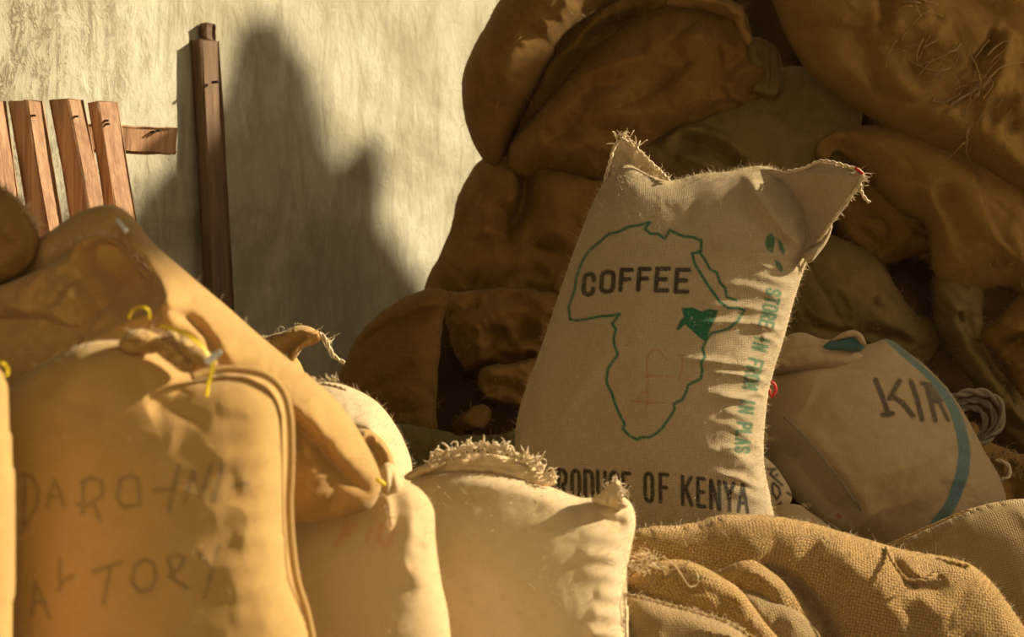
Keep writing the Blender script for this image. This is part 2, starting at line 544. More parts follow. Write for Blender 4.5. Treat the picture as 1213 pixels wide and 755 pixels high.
def plaster():
    t = NT('old_plaster')
    tc = t.node('ShaderNodeTexCoord'); ob = tc.outputs['Object']
    n1 = t.noise(ob, 1.6, 6, 0.65, 0.6)
    n2 = t.noise(t.mapping(ob, (11, 11, 3.0)), 1.0, 7, 0.72, 0.8)
    n3 = t.noise(t.mapping(ob, (26, 26, 13)), 1.0, 5, 0.68, 1.5)
    n4 = t.noise(ob, 60.0, 4, 0.6)
    base = t.mix(t.ramp(n1, 0.36, 0.64), (0.32, 0.295, 0.205), (0.58, 0.55, 0.42))
    base = t.mix(t.math('MULTIPLY', t.ramp(n2, 0.46, 0.70), 0.75), base, (0.27, 0.235, 0.15))
    base = t.mix(t.math('MULTIPLY', t.ramp(n4, 0.5, 0.7), 0.25), base, (0.42, 0.38, 0.27))
    sep = t.node('ShaderNodeSeparateXYZ'); t.l.new(ob, sep.inputs[0])
    # flaking paint: curled dark edges, thickest on the near end of the wall
    zone = t.ramp(t.math('ADD', sep.outputs[0], t.math('MULTIPLY', n1, 1.1)), 1.45, 0.55)
    line = t.ramp(t.math('ABSOLUTE', t.math('SUBTRACT', n3, 0.5)), 0.06, 0.015)
    flk = t.math('MULTIPLY', t.math('MULTIPLY', line, t.ramp(n2, 0.44, 0.54)), zone)
    base = t.mix(t.math('MULTIPLY', t.math('MULTIPLY', t.ramp(n3, 0.5, 0.56), zone), 0.35), base, (0.45, 0.40, 0.27))
    base = t.mix(t.math('MULTIPLY', flk, 0.85), base, (0.17, 0.135, 0.08))
    t.l.new(base, t.b.inputs['Base Color'])
    t.b.inputs['Roughness'].default_value = 0.9; t.b.inputs['Specular IOR Level'].default_value = 0.15
    hh = t.math('ADD', t.math('MULTIPLY', n2, 0.6), t.math('MULTIPLY', n3, 0.5))
    hh = t.math('SUBTRACT', hh, t.math('MULTIPLY', flk, 0.35))
    bp = t.node('ShaderNodeBump'); bp.inputs['Strength'].default_value = 0.55; bp.inputs['Distance'].default_value = 0.02
    t.l.new(hh, bp.inputs['Height']); t.l.new(bp.outputs[0], t.b.inputs['Normal'])
    return t.m


def wood(name, col, dark):
    t = NT(name)
    tc = t.node('ShaderNodeTexCoord'); g = t.mapping(tc.outputs['Object'], (38, 38, 2.4))
    n = t.noise(g, 1.0, 5, 0.65, 0.8); n2 = t.noise(t.mapping(tc.outputs['Object'], (140, 140, 6)), 1.0, 3)
    c = t.mix(t.ramp(n, 0.34, 0.66), dark, col)
    c = t.mix(t.math('MULTIPLY', t.ramp(n2, 0.45, 0.7), 0.35), c, tuple(x * 0.55 for x in dark))
    t.l.new(c, t.b.inputs['Base Color']); t.b.inputs['Roughness'].default_value = 0.75; t.b.inputs['Specular IOR Level'].default_value = 0.25
    bp = t.node('ShaderNodeBump'); bp.inputs['Strength'].default_value = 0.35; bp.inputs['Distance'].default_value = 0.004
    t.l.new(t.math('ADD', n, n2), bp.inputs['Height']); t.l.new(bp.outputs[0], t.b.inputs['Normal'])
    return t.m


M = {}
M['plaster'] = plaster()
M['dirt'] = plain('packed_earth', (0.16, 0.11, 0.065), 0.95, 0, 0.5, 9)
M['soot'] = plain('sooty_boards', (0.10, 0.075, 0.05), 0.95, 0, 0.4, 4)
M['wood'] = wood('weathered_red_wood', (0.52, 0.31, 0.17), (0.29, 0.145, 0.07))
M['wood_dark'] = wood('dark_post_wood', (0.26, 0.16, 0.09), (0.13, 0.075, 0.04))
M['nail'] = plain('rusty_nail', (0.05, 0.035, 0.03), 0.6, 0, 0.3, 300)
GREEN = (0.004, 0.16, 0.085, 1.0); BLACK = (0.016, 0.014, 0.016, 0.95); RED = (0.45, 0.05, 0.03, 0.75)
M['kenya'] = burlap('beige_printed_jute', (0.68, 0.53, 0.325), 0.66, 0.0032, 0.9, 0.8, 0.18, inks=[BLACK, GREEN, RED], gap=0.35, grain=0.9)
M['cream'] = burlap('pale_cream_jute', (0.68, 0.52, 0.30), 0.85, 0.0030, 0.4, 0.22, 0.2, gap=0.12, grain=0.4)
M['creamb'] = burlap('cream_jute', (0.62, 0.46, 0.24), 0.85, 0.0030, 0.4, 0.22, 0.25, gap=0.12, grain=0.4, inks=[None, None, (0.55, 0.16, 0.07, 0.5)])
M['letter'] = burlap('golden_jute', (0.53, 0.325, 0.11), 0.82, 0.0030, 0.4, 0.25, 0.3, inks=[(0.07, 0.06, 0.05, 0.62), None, None], gap=0.15, grain=0.5)
M['tan'] = burlap('tan_jute', (0.52, 0.31, 0.105), 0.8, 0.0030, 0.4, 0.25, 0.3, gap=0.15, grain=0.5)
M['coarse'] = burlap('open_coarse_jute', (0.70, 0.43, 0.15), 0.66, 0.0062, 1.0, 0.9, 0.25, gap=0.9, grain=0.7)
M['kiri'] = burlap('grey_beige_jute', (0.50, 0.37, 0.21), 0.75, 0.0034, 0.6, 0.4, 0.25, inks=[(0.05, 0.042, 0.04, 0.9), (0.07, 0.165, 0.18, 0.95), (0.3, 0.03, 0.02, 0.8)], gap=0.22, grain=0.6)
M['side'] = burlap('plain_brown_jute', (0.50, 0.34, 0.15), 0.7, 0.0052, 1.0, 0.7, 0.2, gap=0.6, grain=0.6)
M['heap'] = burlap('old_brown_jute', (0.26, 0.138, 0.034), 0.75, 0.0045, 0.5, 0.4, 0.35, gap=0.2, grain=0.6, sheen=0.04)
M['heap2'] = burlap('worn_brown_jute', (0.34, 0.195, 0.054), 0.75, 0.0045, 0.5, 0.4, 0.35, gap=0.2, grain=0.6, sheen=0.04)
M['heap3'] = burlap('dusty_brown_jute', (0.25, 0.165, 0.055), 0.72, 0.0045, 0.5, 0.4, 0.5, stain_col=(0.10, 0.075, 0.045), gap=0.2, grain=0.6, sheen=0.04)
M['core'] = burlap('gap_shade_jute', (0.10, 0.055, 0.02), 0.75, 0.0045, 0.5, 0.4, 0.35, gap=0.2, sheen=0.04)  # base colour lowered so gaps in the heap read as deep shade
M['greenish'] = burlap('olive_stained_jute', (0.20, 0.17, 0.06), 0.7, 0.0045, 0.5, 0.4, 0.4, gap=0.2, sheen=0.04)
M['thread'] = plain('jute_thread', (0.74, 0.56, 0.32), 0.9, 0.2)
M['thread_pale'] = plain('pale_jute_thread', (0.86, 0.70, 0.45), 0.9, 0.2)
M['heap2_thread'] = plain('worn_brown_thread', (0.34, 0.205, 0.065), 0.9, 0.2)
M['thread_dark'] = plain('brown_jute_thread', (0.46, 0.29, 0.10), 0.9, 0.2)
M['yellow'] = plain('yellow_plastic_twine', (0.80, 0.58, 0.03), 0.4, 0, 0.15)
M['white'] = plain('white_plastic_tag', (0.80, 0.80, 0.75), 0.5, 0, 0.1)
M['redtag'] = plain('red_thread', (0.55, 0.04, 0.04), 0.7, 0, 0.2)
M['blue'] = burlap('blue_striped_jute', (0.075, 0.17, 0.185), 0.75, 0.0034, 0.6, 0.4, 0.2, gap=0.2)
M['grey_cord'] = plain('grey_cord', (0.30, 0.25, 0.165), 0.85, 0.1)

# ------------------------------------------------------------------ the room
A_W = math.radians(54)
WD = np.array([math.cos(A_W), math.sin(A_W), 0]); WN = np.array([math.sin(A_W), -math.cos(A_W), 0])
_y0 = 6.5; W0 = np.array([(-25 - CX) * _y0 / FPX, _y0, 0.0])      # a point of the wall foot, just left of the frame


def wall_hit(px, py):
    d = W3(px, py, 1.0) - np.array([0, 0, CAM_Z]); o = np.array([0, 0, CAM_Z])
    t = np.dot(W0 - o, WN) / np.dot(d, WN)
    return o + d * t


def build_wall_left():
    L0, L1, H = -9.5, 5.2, 4.7
    nu, nv = 290, 100
    u, v = np.meshgrid(np.linspace(L0, L1, nu), np.linspace(0, H, nv))
    dd = 0.012 * (fbm(u * 2.3 + 40, v * 2.3 + 40, 4, 4) - 0.5) + 0.006 * (fbm(u * 14 + 90, v * 9 + 90, 8, 3) - 0.5)
    P = np.stack([u, -dd, v], -1).reshape(-1, 3)        # local: x along the wall, y away from the room, z up
    nF = nu * nv
    Bk = np.stack([u, np.full_like(u, 0.25), v], -1).reshape(-1, 3)
    idx = np.arange(nF).reshape(nv, nu)
    q = np.stack([idx[:-1, :-1], idx[:-1, 1:], idx[1:, 1:], idx[1:, :-1]], -1).reshape(-1, 4)
    q2 = q[:, ::-1] + nF
    rim = np.concatenate([idx[0], idx[1:, -1], idx[-1, ::-1][1:], idx[::-1, 0][1:]])
    rq = np.stack([rim[1:], rim[:-1], rim[:-1] + nF, rim[1:] + nF], 1)
    o = mesh_obj('wall_left', np.concatenate([P, Bk]), [q, q2.copy(), rq], M['plaster'], None, origin=(0, 0, 0))
    o.matrix_world = Matrix(((WD[0], -WN[0], 0, W0[0]), (WD[1], -WN[1], 0, W0[1]), (0, 0, 1, 0), (0, 0, 0, 1)))
    tag(o, 'stained and flaking pale plaster wall behind the leaning timber', kind='structure')


def slab(name, a, b, mat):
    (x0, y0, z0), (x1, y1, z1) = a, b
    V = np.array([[x, y, z] for x in (x0, x1) for y in (y0, y1) for z in (z0, z1)], float)
    F = [(0, 1, 3, 2), (4, 6, 7, 5), (0, 4, 5, 1), (2, 3, 7, 6), (0, 2, 6, 4), (1, 5, 7, 3)]
    o = mesh_obj(name, V, F, mat, None, smooth=False)
    o['kind'] = 'structure'
    return o


build_wall_left()
slab('floor', (-9, -3.5, -0.1), (5, 11.5, 0), M['dirt'])
slab('ceiling', (-9, -0.6, 4.7), (3.1, 11.5, 4.9), M['soot'])
slab('wall_back', (-2, 11.3, 0), (5, 11.5, 4.7), M['soot'])



def boxes(name, bl, mat, parent=None):
    VV = []; FF = []
    for k, ((x0, y0, z0), (x1, y1, z1)) in enumerate(bl):
        VV += [[x, y, z] for x in (x0, x1) for y in (y0, y1) for z in (z0, z1)]
        FF += [tuple(8 * k + i for i in f) for f in ((0, 1, 3, 2), (4, 6, 7, 5), (0, 4, 5, 1), (2, 3, 7, 6), (0, 2, 6, 4), (1, 5, 7, 3))]
    return mesh_obj(name, np.array(VV, float), FF, mat, parent, smooth=False)


# the store's wide doorway behind the photographer
fw = boxes('wall_front', [((-9, -0.6, 0), (-1.9, -0.35, 4.7)), ((1.9, -0.6, 0), (3.1, -0.35, 4.7)), ((-1.9, -0.6, 3.0), (1.9, -0.35, 4.7))], M['plaster'])
tag(fw, 'wall with the open doorway behind the photographer', kind='structure')

# ------------------------------------------------------------------ timber against the wall
def prism(name, section_axis_a, section_axis_b, base, top, mat, parent, bevel=0.004, rough=0.0015, seed=1):
    """a sawn length of timber between two points; section given by two half-extent vectors"""
    base = np.array(base, float); top = np.array(top, float)
    a = np.array(section_axis_a, float); b = np.array(section_axis_b, float)
    rr = np.random.default_rng(seed)
    ring = [(-1, -1), (1, -1), (1, 1), (-1, 1)]
    la, lb = np.linalg.norm(a), np.linalg.norm(b)
    pts = []
    for (i, j) in ring:       # chamfered corners
        pts.append((i * (1 - bevel / la), j)) if (i * j > 0) else pts.append((i, j * (1 - bevel / lb)))
        pts.append((i, j * (1 - bevel / lb))) if (i * j > 0) else pts.append((i * (1 - bevel / la), j))
    n = 9; V = []
    for k in range(n):
        c = base + (top - base) * k / (n - 1)
        for (u, v) in pts:
            V.append(c + a * u + b * v + rr.normal(0, rough, 3))
    m = len(pts)
    F = [tuple(range(m))[::-1], tuple((n - 1) * m + i for i in range(m))]
    for k in range(n - 1):
        for i in range(m):
            F.append((k * m + i, k * m + (i + 1) % m, (k + 1) * m + (i + 1) % m, (k + 1) * m + i))
    o = mesh_obj(name, np.array(V), F, mat, parent, smooth=False)
    return o


th = math.radians(40)
BR = np.array([math.cos(th), -math.sin(th), 0])          # outward normal of the bright faces
DK = np.array([-math.sin(th), -math.cos(th), 0])         # outward normal of the dark faces
CY_ = 6.05
crate = root('wooden_pallet', tuple(W3(60, 640, CY_) * [1, 1, 0]), 'slatted reddish wooden pallet leaning by the plaster wall', 'pallet')


def slat(top_l, ridge_t, top_r, ridge_b, Y, seed):
    """pixel x of the dark-left, ridge and bright-right edges at the top, and the ridge lower down"""
    s = Y / FPX
    wd = (ridge_t[0] - top_l) * s / math.cos(th); wb = (top_r - ridge_t[0]) * s / math.cos(math.pi / 2 - th)
    top = W3(ridge_t[0], ridge_t[1], Y); low = W3(ridge_b[0], ridge_b[1], Y - 0.05)
    ax = (low - top) / np.linalg.norm(low - top)
    bot = top + ax * (top[2] - 0.02) / -ax[2]
    # the ridge is the corner where dark and bright faces meet
    da = -BR * wd / 2; db = -DK * wb / 2
    off = da + db
    return prism('slat', da, db, bot + off, top + off, M['wood'], crate, seed=seed)


slat(-34, (-14, 118), (4), (2, 240), CY_ - .10, 1)
slat(4, (30.5, 118), 47.5, (56, 272), CY_, 2)
slat(52, (81, 117), 97, (105, 248), CY_ + .11, 3)
slat(99.5, (116.5, 120), 136, (137, 247), CY_ + .20, 4)
ba, bb_ = W3(100, 163, CY_ + .28), W3(206, 167.5, CY_ + .46)
prism('cross_board', np.array([0.0128, -0.0154, 0]), np.array([0.004, 0, 0.036]), ba, bb_, M['wood'], crate, seed=8)
ba, bb_ = W3(-60, 420, CY_ + .10), W3(140, 420, CY_ + .44)
prism('cross_board', np.array([0.02, 0.018, 0]), np.array([0, 0, 0.045]), ba, bb_, M['wood'], crate, seed=9)
for (x, y, dy) in ((40, 137, 0), (90.5, 138, .11), (126.5, 143, .20), (127.5, 147, .20), (182, 156, .39), (188, 155, .40)):
    c = W3(x, y, CY_ + dy)
    tubes('nail_head', [(np.array([c + BR * 0.002 * k for k in range(-6, 4)]), 0.0030)], M['nail'], crate, 8)

PY = wall_hit(250, 300)[1] - 0.10
pr = W3(246, 690, PY); pr[2] = 0
post = root('timber_post', tuple(pr), 'tall dark timber post standing upright against the plaster wall', 'post')
s_ = PY / FPX
wd = 15 * s_ / math.cos(th); wb = 21 * s_ / math.sin(th)
top = W3(238, 46, PY); low = W3(254, 350, PY)
ax = (low - top) / np.linalg.norm(low - top); bot = top + ax * (top[2]) / -ax[2]
off = -BR * wd / 2 - DK * wb / 2
prism('shaft', -BR * wd / 2, -DK * wb / 2, bot + off, top + off, M['wood_dark'], post, bevel=0.006, seed=21)
tip0 = top + off - DK * wb * 0.18 - BR * wd * .1
prism('split_tip', -BR * wd * 0.32, -DK * wb * 0.26, tip0 - np.array([0, 0, .05]), tip0 + np.array([-0.002, 0, 0.052]), M['wood_dark'], post, bevel=0.004, seed=22)
for (x, y) in ((257, 97),):
    c = W3(x, y, PY + .01)
    tubes('nail_head', [(np.array([c + BR * 0.002 * k for k in range(-10, 4)]), 0.0045)], M['nail'], post, 8)

# ------------------------------------------------------------------ printing and handwriting
def strokes(px, py, lines, w, soft=0.9, square=False):
    """ink coverage of polylines of width w (pixels)"""
    out = np.zeros_like(px)
    for ln in lines:
        L = np.asarray(ln, float)
        lo = L.min(0) - w - 2; hi = L.max(0) + w + 2
        m = (px > lo[0]) & (px < hi[0]) & (py > lo[1]) & (py < hi[1])
        if not m.any(): continue
        d = seg_dist(px[m], py[m], L[:-1], L[1:])[0]
        out[m] = np.maximum(out[m], np.clip((w / 2 + soft / 2 - d) / soft, 0, 1))
    return out


def fill(px, py, poly, soft=0.9):
    P = np.asarray(poly, float)
    lo = P.min(0) - 3; hi = P.max(0) + 3
    out = np.zeros_like(px)
    m = (px > lo[0]) & (px < hi[0]) & (py > lo[1]) & (py < hi[1])
    if not m.any(): return out
    d = seg_dist(px[m], py[m], P, np.roll(P, -1, 0))[0]
    s = np.where(inside_poly(px[m], py[m], P), d, -d)
    out[m] = np.clip(s / soft + 0.5, 0, 1)
    return out


# a condensed block alphabet in a unit box (x right 0..1, y down 0..1)
def _o(x0=0., x1=1., y0=0., y1=1., r=.22, rx=None):
    rx = rx or r * 1.6
    return [(x0 + rx, y0), (x1 - rx, y0), (x1 - rx * .3, y0 + r * .3), (x1, y0 + r), (x1, y1 - r), (x1 - rx * .3, y1 - r * .3), (x1 - rx, y1), (x0 + rx, y1),
            (x0 + rx * .3, y1 - r * .3), (x0, y1 - r), (x0, y0 + r), (x0 + rx * .3, y0 + r * .3), (x0 + rx, y0)]


FONT = {
    'C': [[(1, .3), (1, .2), (.85, .05), (.6, 0), (.4, 0), (.12, .07), (0, .22), (0, .78), (.12, .93), (.4, 1), (.6, 1), (.85, .95), (1, .8), (1, .7)]],
    'O': [_o()], 'D': [[(0, 0), (.6, 0), (.88, .07), (1, .22), (1, .78), (.88, .93), (.6, 1), (0, 1), (0, 0)]],
    'F': [[(0, 1), (0, 0), (1, 0)], [(0, .47), (.8, .47)]], 'E': [[(1, 0), (0, 0), (0, 1), (1, 1)], [(0, .48), (.8, .48)]],
    'P': [[(0, 1), (0, 0), (.65, 0), (1, .12), (1, .42), (.65, .54), (0, .54)]],
    'R': [[(0, 1), (0, 0), (.65, 0), (1, .12), (1, .40), (.65, .52), (0, .52)], [(.5, .52), (1, 1)]],
    'U': [[(0, 0), (0, .78), (.12, .93), (.4, 1), (.6, 1), (.88, .93), (1, .78), (1, 0)]],
    'K': [[(0, 0), (0, 1)], [(1, 0), (.05, .56)], [(.35, .4), (1, 1)]], 'N': [[(0, 1), (0, 0), (1, 1), (1, 0)]],
    'Y': [[(0, 0), (.5, .5), (1, 0)], [(.5, .5), (.5, 1)]], 'A': [[(0, 1), (.5, 0), (1, 1)], [(.22, .68), (.78, .68)]],
    'S': [[(1, .25), (.85, .05), (.5, 0), (.15, .05), (0, .25), (.2, .45), (.8, .55), (1, .75), (.85, .95), (.5, 1), (.15, .95), (0, .75)]],
    'T': [[(0, 0), (1, 0)], [(.5, 0), (.5, 1)]], 'I': [[(.5, 0), (.5, 1)]], 'M': [[(0, 1), (0, 0), (.5, .6), (1, 0), (1, 1)]],
    'L': [[(0, 0), (0, 1), (1, 1)]], 'V': [[(0, 0), (.5, 1), (1, 0)]],
}


def glyph(ch, x0, y0, x1, y1, w, shear=0.0, skew=0.0):
    """letter lines fitted to a pixel box (stroke width kept inside); shear leans it, skew drops its right side"""
    out = []
    for ln in FONT[ch]:
        out.append([(x0 + w / 2 + u * (x1 - x0 - w) + shear * (1 - v) * (y1 - y0), y0 + w / 2 + v * (y1 - y0 - w) + skew * u * (x1 - x0)) for u, v in ln])
    return out


AFRICA = [(675, 378.5), (673.6, 364), (680.6, 343.6), (683, 328), (687.6, 314.8), (693, 304), (699, 296), (711, 286), (721.7, 277), (732, 275), (744, 269), (757, 267), (769.7, 263.5), (764, 271.7), (771, 277),
          (779, 277), (787.4, 282.8), (793.6, 272.5), (802, 277), (810, 280), (820, 281), (831, 285), (830.5, 297.6), (820, 300.4), (823, 312.8), (836.7, 335.3), (853, 358), (863, 365), (874, 365), (881.8, 368),
          (873.6, 380.5), (863, 389.5), (842.8, 395), (836, 404), (832, 413), (835, 423), (830.5, 430), (832, 440), (830, 449), (815.5, 456), (813, 464), (808.5, 473.5), (798, 478.7), (799, 485), (796, 490.8), (784, 508),
          (777, 514), (768.7, 518.5), (761, 518), (755, 521), (746, 516.8), (737.5, 508), (740, 503), (736, 495), (732, 487), (728, 477), (725, 466.6), (719, 455), (718.5, 449), (720, 437), (732, 420), (728, 410), (727, 400.8), (729.6, 390),
          (725, 384), (734, 372), (726, 374), (711, 375), (696, 378), (684, 379.7), (675, 378.5)]
REDSEA = [(820, 300), (828.5, 299), (834, 306), (841, 319), (849, 323), (853, 335), (859, 341.5), (861, 352), (871.6, 356)]
KENYA_FILL = [(807, 365), (820, 364), (831, 369), (840, 366), (851, 368), (846, 380.5), (840, 393), (836, 406), (826, 398), (812, 385), (804, 391), (801, 391), (805, 381), (810, 375)]


def kenya_ink(px, py):
    G = strokes(px, py, [AFRICA], 3.4, 1.4); G = np.maximum(G, strokes(px, py, [REDSEA], 3.2, 1.4)); G = np.maximum(G, fill(px, py, KENYA_FILL, 1.2))
    B = np.zeros_like(px)
    for ch, x0, y0, x1, y1 in (('C', 688, 322, 705, 351.8), ('O', 709, 319.5, 728.5, 348.5), ('F', 732, 317, 749.5, 346.5), ('F', 753, 316, 770.5, 346), ('E', 774, 315.6, 793, 347), ('E', 797.5, 317, 817, 348.5)):
        B = np.maximum(B, strokes(px, py, glyph(ch, x0, y0, x1, y1, 5.6, 0.06), 5.6, 1.3))
    xs = [('P', 644, 554), ('R', 659.5, 554.5), ('O', 675.5, 555), ('D', 691, 555.5), ('U', 706, 556.2), ('C', 721, 557), ('E', 736, 558), ('O', 762, 558.5), ('F', 780, 559.5),
          ('K', 806.5, 562.5), ('E', 824.5, 564.5), ('N', 840, 567), ('Y', 856, 569), ('A', 872, 571)]
    for ch, x0, y0 in xs:
        w = {'E': 12.5, 'F': 13.5, 'K': 15, 'N': 14.5, 'Y': 16, 'A': 16}.get(ch, 13.5)
        B = np.maximum(B, strokes(px, py, glyph(ch, x0, y0, x0 + w, y0 + 37.5, 4.8, -0.01, 0.08), 4.8, 1.3))
    # green side print: coffee-bean leaf emblem and a line of lettering running down
    G = np.maximum(G, 0.9 * fill(px, py, [(908, 280), (914, 276), (918, 283), (917, 292), (915, 300), (910, 297), (906, 290)], 1.5))
    G = np.maximum(G, 0.9 * fill(px, py, [(921, 283), (926, 287), (930, 298), (928, 303), (923, 295)], 1.5))
    G = np.maximum(G, 0.9 * fill(px, py, [(917, 307), (924, 311), (928, 318), (926, 323), (921, 319)], 1.5))
    path = np.array([(917, 342), (913, 362), (907, 388), (900, 412), (893, 437), (888, 462), (884, 486), (881, 512), (879, 538)], float)
    txt = 'STORE IN FROM IN PLAS'
    Q = catmull(path, 1.0, False); L = np.concatenate([[0], np.cumsum(np.linalg.norm(np.diff(Q, axis=0), axis=1))])
    step = L[-1] / len(txt)
    for k, ch in enumerate(txt):
        if ch == ' ': continue
        c = np.array([np.interp((k + .5) * step, L, Q[:, j]) for j in (0, 1)]); c2 = np.array([np.interp((k + .5) * step + 2, L, Q[:, j]) for j in (0, 1)])
        e = (c2 - c) / np.linalg.norm(c2 - c); nrm = np.array([-e[1], e[0]])
        lns = [[tuple(c + e * (u - .5) * step * .60 - nrm * (.5 - v) * 16) for u, v in ln] for ln in FONT[ch]]
        G = np.maximum(G, 0.85 * strokes(px, py, lns, 3.8, 1.4))
    R = strokes(px, py, [[(747, 475), (756, 476), (775, 477.5), (789, 477.6)], [(756, 478), (757, 469), (762, 465), (767, 464.5), (766.5, 480)], [(766.5, 464), (767.5, 446), (766, 430), (768, 420), (773, 414), (780, 415), (786, 422), (791, 427)],
                         [(765, 445), (780, 446), (800, 446)], [(808, 424), (808, 436), (804, 452)], [(803, 421), (814, 421)], [(764, 448), (772, 444)]], 1.3, 1.2)
    return np.stack([B, G * (1 - 0.0 * B), R * 0.8, np.ones_like(px)], 1)


def zpt(x, y): return (x / 3.357, 520 + y / 3.357)


def letter_ink(px, py):
    ln = [[(100, 140), (92, 340)], [(80, 145), (125, 150), (152, 200), (145, 270), (85, 372)],
          [(188, 268), (200, 215), (218, 165), (240, 215), (254, 268)], [(198, 232), (246, 228)],
          [(325, 175), (360, 155), (405, 170), (408, 225), (345, 268), (310, 262)], [(375, 262), (400, 330)], [(332, 175), (330, 295)],
          [(480, 160), (520, 148), (550, 160), (556, 262), (490, 272), (466, 240), (480, 160)],
          [(610, 207), (672, 200)], [(712, 105), (690, 200), (672, 285)], [(770, 130), (735, 250)], [(768, 140), (795, 225)], [(842, 98), (795, 228)], [(884, 105), (850, 248)],
          [(125, 700), (140, 570), (198, 712)], [(132, 650), (180, 650)], [(292, 545), (245, 570), (235, 600)],
          [(368, 530), (482, 492)], [(440, 508), (412, 655)], [(575, 480), (535, 510), (525, 570), (555, 608), (600, 600), (622, 550), (610, 495), (575, 480)],
          [(668, 475), (692, 560)], [(665, 478), (705, 462), (735, 475), (715, 515), (672, 548), (750, 597)], [(775, 440), (842, 512)], [(872, 425), (845, 520), (812, 635)],
          [(240, 480), (235, 560)], [(920, 190), (985, 175)]]
    B = strokes(px, py, [[zpt(*q) for q in l] for l in ln], 4.6, 3.2)
    B = B * (0.55 + 0.6 * (fbm(px / 9, py / 9, 77, 2)))
    return np.stack([np.clip(B, 0, 1), B * 0, B * 0, np.ones_like(px)], 1)


def kiri_ink(px, py):
    f = lambda l: [(920 + x / 2.904, 300 + y / 2.904) for x, y in l]
    B = strokes(px, py, [f(l) for l in ([(340, 437), (362, 490), (385, 558)], [(365, 556), (398, 552)], [(422, 440), (388, 500)], [(395, 492), (432, 515), (468, 560)], [(462, 442), (482, 500), (500, 572)],
                                        [(515, 455), (530, 510), (545, 575)])], 6.6, 1.6)
    B = np.maximum(B, strokes(px, py, [f(l) for l in ([(500, 448), (545, 455), (575, 490), (560, 515), (530, 505)], [(555, 505), (590, 575)])], 5.2, 1.6))
    B = np.maximum(B, fill(px, py, f([(495, 440), (540, 450), (585, 495), (570, 520), (530, 515), (515, 480)]), 2) * .85)
    st = catmull([(1048, 398), (1060, 409), (1072, 420), (1099, 444), (1122, 471), (1136, 502), (1142, 532), (1140, 560), (1135, 576), (1125, 600), (1109, 620)], 3, False)
    d, _, _, t, _ = seg_dist(px, py, st[:-1], st[1:])
    wdt = np.interp(t, [0, .25, .5, .75, 1], [8, 8, 13, 16, 13])
    G = np.clip((wdt / 2 + 0.6 - d) / 1.4, 0, 1)
    R = strokes(px, py, [[(992, 611), (995, 612)]], 4, 1.5)
    return np.stack([B * (1 - G), G, R, np.ones_like(px)], 1)


def vic_ink(px, py):
    f = lambda l: [(890 + x / 6.867, 520 + y / 6.867) for x, y in l]
    B = strokes(px, py, [f(l) for l in ([(130, 245), (200, 250)], [(180, 250), (160, 275)], [(150, 285), (250, 378)], [(200, 300), (215, 290)], _rot_o(), [(295, 440), (325, 460)], [(240, 520), (195, 565)])], 3.0, 1.4)
    return np.stack([B, B * 0, B * 0, np.ones_like(px)], 1)


def _rot_o(): return [(180, 360), (225, 400), (235, 450), (205, 495), (175, 440), (168, 385), (180, 360)]


# ------------------------------------------------------------------ sacks
PI = math.pi


def base_of(outline, Y):
    o = np.asarray(outline, float)
    b = W3(o[:, 0].mean(), o[:, 1].max(), Y)
    return (b[0], b[1], max(b[2], 0.0))


def floor_py(Y): return CY + CAM_Z * FPX / Y


# ---- the printed coffee sack
KY = 5.75
K_OUT = [(612, 560), (610, 520), (616, 482), (630, 441), (645, 400), (660, 355), (675, 311), (690, 270), (704, 237), (717, 214), (733, 198), (745, 195), (768, 207), (793, 214), (830, 206), (865, 203), (888, 198), (905, 197),
         (930, 206), (948, 215), (957, 240), (960, 275), (956, 305), (948, 331), (937, 364), (926, 405), (915, 440), (908, 472), (904, 510), (903, 540), (906, 565), (912, 592), (917, 620), (905, 668), (760, 672), (625, 668), (612, 620)]
kr = root('coffee_sack', base_of(K_OUT, KY), 'upright beige coffee sack printed with a green Africa outline', 'sack')
k_cr = []
rk = np.random.default_rng(4)
yy = 284.0
while yy < 602:           # pleats gathered into the side seam, uneven
    xr = np.interp(yy, [285, 331, 364, 405, 440, 472, 510, 540, 600], [950, 946, 936, 924, 914, 907, 903, 902, 912])
    ln = rk.choice([rk.uniform(28, 55), rk.uniform(55, 90), rk.uniform(90, 125)], p=[.4, .4, .2]); dr_ = rk.uniform(-4, 16)
    k_cr.append(([(xr - ln, yy - dr_), (xr - ln * .6, yy - dr_ * .7 + rk.uniform(-3, 3)), (xr - ln * .25, yy + rk.uniform(-2, 3)), (xr - 2, yy + rk.uniform(2, 10))], rk.uniform(3.0, 6.5), rk.uniform(0.003, 0.010)))
    yy += rk.uniform(7, 19)
k_cr += [([(880, 205), (893, 235), (912, 262), (935, 285), (948, 298)], 10, 0.03, 'r'), ([(735, 208), (755, 216), (780, 226)], 8, 0.004, 'v'),
         ([(720, 240), (740, 300), (735, 380)], 30, 0.008, 'r'), ([(700, 560), (720, 480), (745, 400)], 26, 0.006, 'v'), ([(830, 215), (810, 260), (800, 320)], 22, 0.006, 'v')]
kb = blob('body', K_OUT, KY, 0.21, 0.20, M['kenya'], kr, res=1.35, p=0.37, creases=k_cr, wr=(0.006, 130, 0.4, 1.0, 3), wr2=(0.0010, 26, 1.2, 1.0, 8),
          tilt=lambda x, y: (600 - y) * 0.00030, ink=kenya_ink, seed=3)
EAR_R = [(890, 204), (912, 200), (934, 204), (953, 200), (972, 192), (1000, 197), (1022, 206), (1006, 234), (986, 262), (969, 288), (957, 307), (948, 304), (930, 275), (908, 240)]
